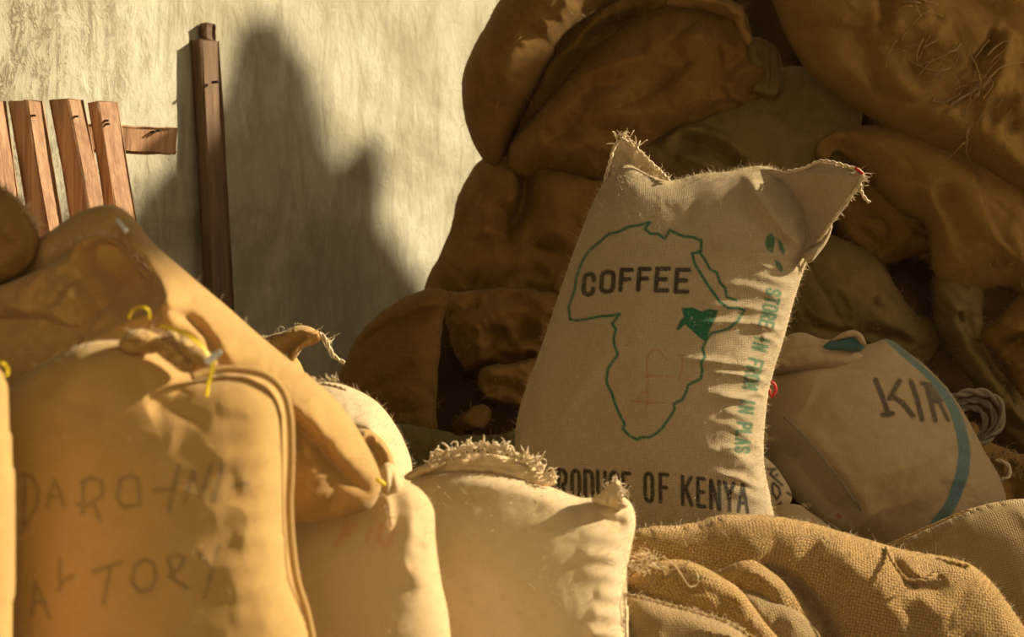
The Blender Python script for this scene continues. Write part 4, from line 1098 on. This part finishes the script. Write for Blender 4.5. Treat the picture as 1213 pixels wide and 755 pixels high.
RY = 5.35
R_OUT = [(1030, 680), (1042, 652), (1060, 641), (1100, 624), (1150, 603), (1185, 594), (1225, 592), (1270, 610), (1290, 700), (1285, 800), (1270, floor_py(RY) - 3), (1060, floor_py(RY) - 3), (1030, 780)]
rr_ = root('burlap_sack', base_of(R_OUT, RY), 'plain brown sack at the right edge below the blue-striped sack', 'sack')
rb_ = blob('body', R_OUT, RY, 0.12, 0.14, M['side'], rr_, res=3, p=.4, creases=[([(1050, 646), (1085, 637), (1115, 620), (1150, 606)], 6, .014, 'r'), ([(1060, 655), (1100, 640), (1140, 622)], 8, .012, 'v')], wr=(0.008, 80, .3, 1, 3), tilt=lambda x, y: (700 - y) * 0.0004, uvrot=.2, seed=121)
cord('hem', [(1048, 648, RY - .04), (1075, 636, RY - .05), (1110, 620, RY - .05), (1150, 603, RY - .03)], M['thread_dark'], rr_, 0.003, twist=True)

# ---- two lying sacks that carry the standing ones
for (x0, x1, Y, lab) in ((600, 930, 5.85, 'brown sack lying on the floor under the Africa sack'), (915, 1235, 6.3, 'brown sack lying on the floor under the blue-striped sack')):
    f0 = floor_py(Y) - 2; t0 = 664 if x0 < 700 else 652
    ol = [(x0, t0 + 40), (x0 + 25, t0 + 6), (x0 + 90, t0), (x1 - 90, t0), (x1 - 25, t0 + 6), (x1, t0 + 40), (x1, f0 - 40), (x1 - 30, f0), (x0 + 30, f0), (x0, f0 - 40)]
    r_ = root('burlap_sack', base_of(ol, Y), lab, 'sack')
    blob('body', ol, Y, 0.28, 0.25, M['side'], r_, res=5, p=.4, wr=(0.015, 90, .2, 1, 3), seed=130 + int(x0))
    cord('seam', [(x0 + 2, t0 + 45, Y), (x0 + 4, (t0 + f0) / 2, Y), (x0 + 4, f0 - 45, Y)], M['thread_dark'], r_, 0.004, twist=True)

# ------------------------------------------------------------------ the heap of old empty sacks
HG = 'old brown sacks thrown on the heap'
HEAP_FLOOR = []


def heap_sack(label, outline, Y, tf, tb, mat, creases=(), seed=0, res=2.8, p=.38, wr=(0.03, 55, .6, 1.3, 3), wr2=(0.005, 24, .9, 1.3, 4), parts=(), tilt=None, uvrot=.3, name='burlap_sack', folds=(16, .6, 110, 9, .016), rough=3.0):
    r_ = root(name, base_of(outline, Y), label, 'sack', HG)
    b_ = blob('body', outline, Y, tf, tb, mat, r_, res=res, p=p, creases=creases, wr=wr, wr2=wr2, seed=seed, tilt=tilt, uvrot=uvrot, folds=folds, rough=rough)
    for (nm, ol, dY, f_, k_, m_, c_) in parts:
        blob(nm, ol, Y + dY, f_, k_, m_, r_, res=2.6, creases=c_, wr=(0.012, 34, .7, 1.2, 3), wr2=(.004, 14, .3, 1, 4), seed=seed + 7 + len(nm), uvrot=uvrot + .5, rough=2.0)
    if label[:4] != 'dark': fuzz('loose_fibre', b_, M['thread_dark'], r_, n=int(min(700, 30 + 0.02 * (np.ptp(np.array(outline)[:, 0]) * np.ptp(np.array(outline)[:, 1])))), length=0.012, width=0.0005, seed=seed)
    return r_, b_


H, H2, H3 = M['heap'], M['heap2'], M['heap3']
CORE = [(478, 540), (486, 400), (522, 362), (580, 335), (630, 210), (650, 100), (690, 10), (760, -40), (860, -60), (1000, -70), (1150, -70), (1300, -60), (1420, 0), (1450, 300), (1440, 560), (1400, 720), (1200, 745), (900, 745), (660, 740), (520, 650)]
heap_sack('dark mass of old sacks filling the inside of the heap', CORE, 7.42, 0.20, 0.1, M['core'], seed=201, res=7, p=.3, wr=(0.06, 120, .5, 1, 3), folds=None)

heap_sack('large rounded brown sack lobe bulging over the wall, top left of heap', [(640, -70), (612, -40), (592, 0), (574, 32), (556, 66), (548, 92), (547, 112), (552, 146), (564, 178), (578, 194), (590, 201), (597, 190), (608, 162), (625, 128), (648, 82), (670, 45), (704, 18), (740, -5), (760, -40), (720, -80)],
          6.9, 0.19, 0.10, H, seed=210, p=.42, rough=1.5, folds=(8, 2.0, 150, 14, .016), creases=[([(650, -40), (625, 20), (606, 70), (600, 130)], 40, 0.04, 'r'), ([(665, 30), (640, 65), (615, 110)], 16, 0.03, 'v'), ([(690, -10), (660, 20), (640, 50)], 18, .03, 'r'), ([(566, 60), (575, 110), (570, 160)], 12, .012, 'v'), ([(600, 30), (640, 40), (655, 60)], 10, .010, 'r')], wr=(0.010, 110, .9, 1, 3))
heap_sack('thin brown fold of sacking wedged right of the rounded lobe', [(580, 200), (592, 168), (610, 126), (632, 80), (655, 40), (690, 0), (730, -30), (790, -40), (820, -10), (790, 20), (750, 40), (722, 60), (705, 80), (690, 100), (670, 124), (640, 160), (612, 200), (592, 214)],
          7.0, 0.10, 0.08, H, seed=220, p=.4, folds=(8, 2.3, 120, 8, .02), creases=[([(690, 58), (715, 38), (755, 22)], 6, .05, 'v'), ([(640, 110), (668, 70), (700, 36), (740, 12)], 9, .04, 'r')], wr=(0.01, 60, .9, 1, 3))
heap_sack('wide creased brown sack across the upper middle of the heap', [(601, 196), (604, 172), (626, 142), (656, 108), (678, 86), (698, 64), (718, 46), (745, 30), (775, 16), (810, 0), (850, -4), (876, 6), (888, 34), (896, 60), (906, 70), (922, 62), (926, 96), (918, 116), (892, 124), (866, 134), (842, 142), (815, 152), (790, 160), (765, 180), (735, 210), (700, 214), (664, 208), (640, 206), (624, 212), (610, 206)],
          6.86, 0.17, 0.08, H, seed=230, p=.36, rough=2.5, folds=(16, 2.6, 120, 11, .018), creases=[([(605, 185), (640, 150), (700, 130), (760, 150)], 26, 0.035, 'r'), ([(640, 195), (700, 175), (760, 182)], 14, 0.025, 'r'), ([(640, 170), (700, 158), (770, 170)], 10, 0.022, 'v'), ([(800, 40), (790, 80), (775, 110), (745, 125)], 16, 0.028, 'v'),
                                               ([(820, 25), (845, 60), (848, 110)], 6, .02, 'v'), ([(745, 60), (720, 90), (700, 125)], 20, .025, 'r'), ([(840, 120), (870, 110), (900, 112)], 8, .02, 'v'), ([(860, 100), (880, 85), (900, 95)], 8, .02, 'r'), ([(690, 100), (740, 112), (780, 140)], 9, .014, 'v'), ([(855, 105), (862, 118), (880, 122)], 4, .02, 'r'), ([(850, 130), (868, 124), (884, 132)], 4, .02, 'v')],
          parts=[('flap_edge', [(800, -8), (835, -8), (866, 2), (880, 12), (884, 32), (891, 46), (886, 54), (876, 40), (868, 24), (846, 16), (820, 10), (790, 4)], -.17, .035, .04, H2, [([(820, 2), (850, 5), (874, 22)], 4, .02, 'r')]),
                 ('torn_edge', [(880, 50), (898, 44), (914, 50), (924, 62), (922, 82), (927, 97), (920, 115), (904, 113), (890, 106), (898, 90), (888, 76)], -.10, .035, .05, H3, [([(895, 55), (905, 75), (900, 100)], 4, .03, 'v'), ([(910, 58), (914, 80), (912, 108)], 4, .025, 'v'), ([(904, 54), (909, 78), (906, 106)], 4, .02, 'r')])], wr=(0.016, 90, .5, 1.5, 3))
heap_sack('brown sack slumped on the left slope of the heap', [(588, 180), (566, 192), (556, 206), (547, 222), (541, 238), (535, 262), (528, 286), (515, 312), (503, 336), (508, 372), (560, 392), (640, 392), (690, 372), (720, 300), (740, 240), (730, 180), (690, 150), (640, 160)],
          7.0, 0.20, 0.08, H, seed=240, p=.36, folds=(18, 1.9, 100, 10, .022), creases=[([(620, 200), (620, 236), (612, 262), (600, 282)], 11, 0.09, 'v'), ([(650, 205), (662, 250), (650, 300)], 26, 0.05, 'r'), ([(560, 215), (575, 250), (570, 290)], 16, 0.03, 'r'), ([(560, 292), (590, 285), (618, 288)], 9, 0.025, 'v'), ([(545, 262), (575, 272), (600, 262)], 9, .022, 'v'),
                                               ([(530, 310), (580, 318), (640, 330)], 22, .018, 'r'), ([(598, 200), (606, 232), (600, 252)], 9, .045, 'r')], wr=(0.016, 80, .9, 1.4, 3))
heap_sack('stained brown sack lying flat behind the top edge of the Africa sack', [(720, 190), (745, 160), (780, 140), (830, 110), (862, 90), (900, 80), (940, 80), (1000, 90), (1020, 130), (1010, 200), (985, 260), (930, 280), (800, 270), (735, 240)],
          6.95, 0.16, 0.08, H3, seed=250, p=.36, folds=(12, .2, 110, 10, .014), creases=[([(800, 170), (830, 178), (862, 196), (880, 206)], 9, 0.05, 'v'), ([(780, 180), (795, 162), (815, 158), (845, 166), (876, 190)], 7, 0.035, 'r'), ([(798, 186), (822, 194), (845, 208)], 8, .03, 'r'), ([(880, 130), (920, 138), (970, 145)], 14, .015, 'v'), ([(930, 175), (960, 165), (985, 180)], 12, .02, 'r')], wr=(0.012, 90, .2, 1, 3))

h5, h5b = heap_sack('big brown sack draped over the upper right of the heap', [(872, -100), (900, -30), (918, 10), (930, 40), (944, 66), (956, 84), (985, 110), (1030, 140), (1082, 168), (1132, 187), (1178, 213), (1215, 236), (1270, 270), (1330, 240), (1340, 60), (1300, -60), (1150, -100), (980, -110)],
          6.72, 0.19, 0.08, H2, seed=260, res=2.8, p=.34, rough=2.0, folds=(18, .6, 150, 12, .020), creases=[([(1036, -10), (1034, 20), (1032, 52)], 7, 0.05, 'v'), ([(1034, 5), (1060, 0), (1085, 4)], 5, .025, 'v'), ([(960, 75), (1020, 105), (1100, 140), (1180, 190), (1230, 225)], 20, 0.05, 'r'), ([(985, 40), (1020, 60), (1060, 66), (1100, 80)], 14, 0.035, 'v'), ([(940, 10), (975, 25), (1010, 55)], 22, .03, 'r'),
                                                         ([(1165, 45), (1150, 70), (1138, 92)], 6, .06, 'v'), ([(1095, 60), (1080, 85), (1060, 80)], 10, .025, 'v'), ([(1180, 40), (1170, 90), (1150, 140), (1150, 175)], 8, 0.03, 'r'), ([(1213, 115), (1190, 130), (1170, 150), (1155, 170)], 7, 0.03, 'r'), ([(1213, 130), (1195, 145), (1180, 165)], 7, 0.025, 'v'), ([(1213, 60), (1190, 90), (1180, 130)], 12, .025, 'v'),
                                                         ([(1110, 30), (1090, 60), (1085, 100)], 8, .02, 'r'), ([(1040, 30), (1070, 40), (1095, 30)], 14, .025, 'r'), *[([(1175 - 9 * q + 3 * (q % 3), 30 + 17 * q), (1150 - 9 * q, 62 + 15 * q), (1118 - 4 * q, 92 + 12 * q)], 4.5, .015 + .005 * (q % 2), 'rv'[q % 2]) for q in range(8)]], wr=(0.014, 110, .6, 1.4, 3))
for k, (a_, b2, n_, dv) in enumerate((((1118, 22), (1072, 62), 16, (-.75, -.1, -.6)), ((1165, 40), (1112, 82), 22, (-.6, -.1, -.75)), ((1165, 95), (1120, 118), 26, (-.7, -.1, -.55)), ((1195, 120), (1150, 160), 20, (-.5, -.1, -.8)), ((1085, 3), (1125, 8), 14, (-.6, -.2, .2)), ((1165, 60), (1145, 130), 20, (.35, -.1, .9)))):
    fringe('frayed_thread', [(a_[0], a_[1], 6.6), (b2[0], b2[1], 6.6)], M['heap2_thread'] if k < 4 else M['thread_dark'], h5, n=n_ // 2 + 3, length=0.12, r=0.0030, dirv=dv, curl=.22, spread=.12, seed=265 + k, jitter=9, steps=8, on=h5b)

heap_sack('brown sack hanging in a wide fold with a curled hem, right of the ear', [(966, 188), (967, 170), (985, 156), (1010, 150), (1036, 148), (1070, 140), (1120, 150), (1180, 180), (1230, 220), (1260, 260), (1262, 340), (1235, 352), (1206, 350), (1188, 342), (1158, 347), (1122, 341), (1108, 326), (1101, 290), (1095, 268), (1062, 248), (1028, 211), (1004, 188), (990, 180), (980, 192)],
          6.80, 0.15, 0.08, H2, seed=270, p=.38, rough=1.5, folds=(10, 1.0, 120, 12, .016), creases=[([(1000, 165), (1040, 175), (1080, 205), (1100, 250)], 24, 0.03, 'r'), ([(1136, 192), (1146, 230), (1160, 270), (1190, 310)], 8, 0.03, 's'), ([(1090, 210), (1094, 240), (1112, 275), (1115, 310)], 8, 0.022, 'r'), ([(1080, 225), (1084, 245), (1100, 270)], 7, .025, 'v'), ([(1110, 220), (1125, 270), (1135, 320)], 14, .022, 'v'),
                                                ([(972, 182), (990, 170), (1006, 186)], 8, .07, 'v'), ([(1200, 240), (1190, 280), (1206, 330)], 12, .025, 'r'), ([(1040, 170), (1070, 200), (1078, 230)], 12, .018, 'v')], wr=(0.010, 90, .6, 1, 3))
heap_sack('short brown sack flap tucked under the wide fold beside the ear', [(985, 255), (988, 220), (1004, 196), (1028, 206), (1060, 232), (1090, 250), (1115, 270), (1110, 296), (1070, 306), (1050, 318), (1038, 322), (1018, 306), (1000, 290)],
          6.92, 0.12, 0.08, H, seed=280, p=.38, folds=(8, .9, 60, 7, .016), creases=[([(1000, 280), (1030, 300), (1040, 318)], 7, .018, 'r'), ([(1030, 240), (1050, 280), (1045, 310)], 12, .03, 'v')])
heap_sack('dim brown sack filling the hollow above the blue-striped sack', [(900, 290), (950, 270), (1000, 282), (1040, 306), (1060, 340), (1080, 366), (1104, 380), (1112, 410), (1100, 432), (1080, 440), (1000, 430), (930, 430), (890, 400), (890, 340)],
          6.88, 0.15, 0.08, H3, seed=290, p=.38, folds=(10, .3, 110, 10, .012), creases=[([(940, 385), (985, 392), (1040, 398), (1080, 408)], 6, .03, 'v'), ([(1030, 330), (1036, 345), (1030, 362)], 4, .015, 'r'), ([(1020, 380), (1060, 390), (1090, 415)], 10, .02, 'r'), ([(940, 330), (1000, 345), (1060, 375)], 26, .02, 'r')], wr=(0.008, 80, .6, 1, 3))
heap_sack('olive-brown sack twisted into a rope, hanging down the right side', [(1104, 330), (1125, 318), (1152, 322), (1164, 350), (1162, 392), (1174, 420), (1194, 448), (1210, 470), (1228, 500), (1225, 545), (1205, 535), (1184, 505), (1160, 466), (1138, 436), (1120, 410), (1107, 385)],
          6.84, 0.11, 0.08, H3, seed=300, p=.42, folds=(10, .9, 90, 6, .014), creases=[([(1120, 350), (1125, 390), (1150, 430), (1190, 490)], 7, .03, 'r'), ([(1140, 350), (1142, 385), (1165, 425), (1205, 480)], 5, .03, 'v'), ([(1112, 370), (1125, 410), (1150, 445)], 5, .02, 'v')])
heap_sack('brown sack twist crossing the right picture edge', [(1162, 400), (1178, 380), (1196, 362), (1215, 345), (1250, 330), (1255, 420), (1230, 440), (1215, 470), (1200, 452), (1186, 428), (1172, 414)],
          6.76, 0.09, 0.08, H, seed=310, p=.42, folds=(8, -.5, 60, 6, .014), creases=[([(1175, 400), (1200, 385), (1225, 370)], 6, .02, 'r'), ([(1185, 415), (1205, 400), (1230, 395)], 5, .025, 'v'), ([(1195, 440), (1205, 420), (1225, 410)], 6, .018, 'r')])
lo_, lob = heap_sack('brown crumpled sack low at the right edge', [(1150, 500), (1170, 520), (1190, 530), (1215, 540), (1260, 545), (1270, 640), (1190, 650), (1140, 620)],
          6.62, 0.10, 0.1, H2, seed=320, folds=(8, 1.2, 40, 5, .02), creases=[([(1190, 545), (1200, 570), (1190, 590)], 8, .05, 'v'), ([(1178, 540), (1186, 560), (1205, 560)], 5, .02, 'r')], wr=(0.02, 30, .4, 1, 3))
fringe('frayed_thread', [(1180, 540, 6.5), (1196, 545, 6.5), (1208, 560, 6.5)], M['thread_dark'], lo_, n=60, length=0.05, r=0.0016, dirv=(0, -.5, .4), curl=.6, spread=.7, seed=322, jitter=5, on=lob)

# left foot of the heap
heap_sack('folded brown sack with a hanging front flap at the left foot of the heap', [(398, 470), (404, 440), (418, 408), (446, 375), (476, 354), (507, 342), (524, 343), (531, 350), (527, 372), (521, 420), (517, 470), (516, 512), (490, 530), (440, 540), (400, 520)],
          6.55, 0.15, 0.12, H, folds=(14, -.6, 80, 8, .010), seed=330, creases=[([(420, 420), (446, 394), (480, 380), (524, 364)], 5, 0.03, 'v'), ([(425, 405), (452, 380), (490, 362), (524, 354)], 10, .018, 'r'), ([(526, 368), (519, 425), (514, 500)], 4, .015, 'rk'), ([(450, 440), (480, 420), (510, 415)], 20, .015, 'r')],
          wr=(0.010, 60, .6, 1, 3), tilt=lambda x, y: -(x - 460) * 0.0012)
heap_sack('brown sack arched over the dark hollow at the heap foot', [(524, 350), (545, 345), (581, 343), (610, 341), (636, 343), (662, 352), (690, 380), (690, 430), (640, 432), (600, 436), (570, 434), (556, 440), (540, 420), (533, 395), (527, 372)],
          6.72, 0.12, 0.12, H, folds=(12, -.3, 80, 7, .014), seed=340, creases=[([(534, 385), (552, 366), (590, 354), (640, 352)], 6, .025, 'v'), ([(548, 400), (575, 380), (600, 370), (640, 362)], 8, .022, 'r'), ([(570, 410), (600, 395), (640, 390)], 12, .04, 'v'), ([(556, 385), (566, 400), (560, 425)], 7, .02, 'r')])
heap_sack('rolled end of a brown sack lying in the dark hollow', [(566, 452), (570, 438), (590, 433), (615, 430), (640, 424), (660, 440), (660, 490), (620, 487), (596, 480), (574, 470)],
          6.58, 0.08, 0.1, H2, seed=350, creases=[([(574, 440), (576, 455), (580, 468)], 4, .02, 'v')], wr=(.008, 40, .2, 1, 3))
heap_sack('small crumpled brown sack corner below the rolled end', [(535, 512), (545, 494), (558, 482), (574, 480), (582, 490), (578, 503), (565, 512), (550, 520)], 6.52, 0.05, 0.08, H, seed=360, wr=(.01, 24, .4, 1, 3))
heap_sack('olive-stained sack lying low between the cream sacks and the heap', [(440, 560), (452, 520), (470, 504), (500, 506), (540, 514), (580, 516), (610, 512), (640, 520), (640, 580), (560, 590), (460, 585)], 6.3, 0.10, 0.2, M['greenish'], seed=370, creases=[([(480, 515), (540, 528), (600, 526)], 8, .015, 'r')])

# ropes of grey cord behind the striped sack
gr_ = root('cord_coil', tuple(W3(1165, 545, 6.55)), 'loops of grey cord lying behind the blue-striped sack', 'cord')
for k, (c_, rx, ry) in enumerate((((1148, 505), 40, 32), ((1146, 510), 32, 27), ((1142, 514), 25, 22))):
    t_ = np.linspace(-2.4, 1.3, 26)
    cord('loop', [(c_[0] + rx * math.cos(a), c_[1] + ry * math.sin(a) - 12 * math.cos(a) * .5 - 8, 6.50 + .015 * k) for a in t_], M['grey_cord'], gr_, 0.011 if k == 0 else 0.008, step=3, twist=True)
cord('loop', [(1180, 545, 6.48), (1190, 548, 6.47), (1197, 556, 6.47), (1194, 566, 6.47), (1186, 568, 6.47)], M['thread_pale'], gr_, 0.005, twist=True)

# ------------------------------------------------------------------ unseen partition added at the right, shaped to shade heap and wall
PX = 2.75


def wall_shadow_to_plane(px, py):
    p = wall_hit(px, py)
    t = (PX - p[0]) / SUN_DIR[0]
    q = p + SUN_DIR * t
    return q[1], q[2]


pts = [wall_shadow_to_plane(*q) for q in ((128, 300), (160, 235), (205, 188), (258, 120), (285, 22), (330, 18), (370, 80), (388, 172), (406, 192), (440, 158), (454, 190), (450, 258), (476, 296), (502, 334))]
prof = [(6.38, 0.0), (6.38, 2.1), (6.84, 2.15), (6.86, 3.12), (7.53, 3.12), (7.58, 3.38), (pts[0][0] - .12, 3.38)] + list(pts) + [(pts[-1][0] + .03, 0.0)]
PROFILE = prof
print('PROFILE', [(round(a, 2), round(b, 2)) for a, b in prof])
n_ = len(prof)
V_ = np.array([[PX + .0, y_, z_] for y_, z_ in prof] + [[PX + .35, y_ + .35 * math.tan(SUN_AZ), z_] for y_, z_ in prof])
F_ = [tuple(range(n_)), tuple(range(2 * n_ - 1, n_ - 1, -1))] + [(i, i + n_, (i + 1) % n_ + n_, (i + 1) % n_) for i in range(n_)]
wo = mesh_obj('shade_wall_right', V_, F_, M['plaster'], None, smooth=False)
boxes('added_wall_opening', [((PX, -0.6, 0), (PX + .35, 6.38, 1.2)), ((PX, -0.6, 2.95), (PX + .35, 6.38, 4.7)), ((PX, -0.6, 1.2), (PX + .35, 4.0, 2.95)), ((PX, 9.7, 0), (PX + .35, 11.5, 4.7))], M['plaster'], wo)  # unseen wall pieces added to cut skylight; opening sized to pass the sun
tag(wo, 'unseen partition added right of the heap, top edge shaped to cast the wall shadow', kind='structure')
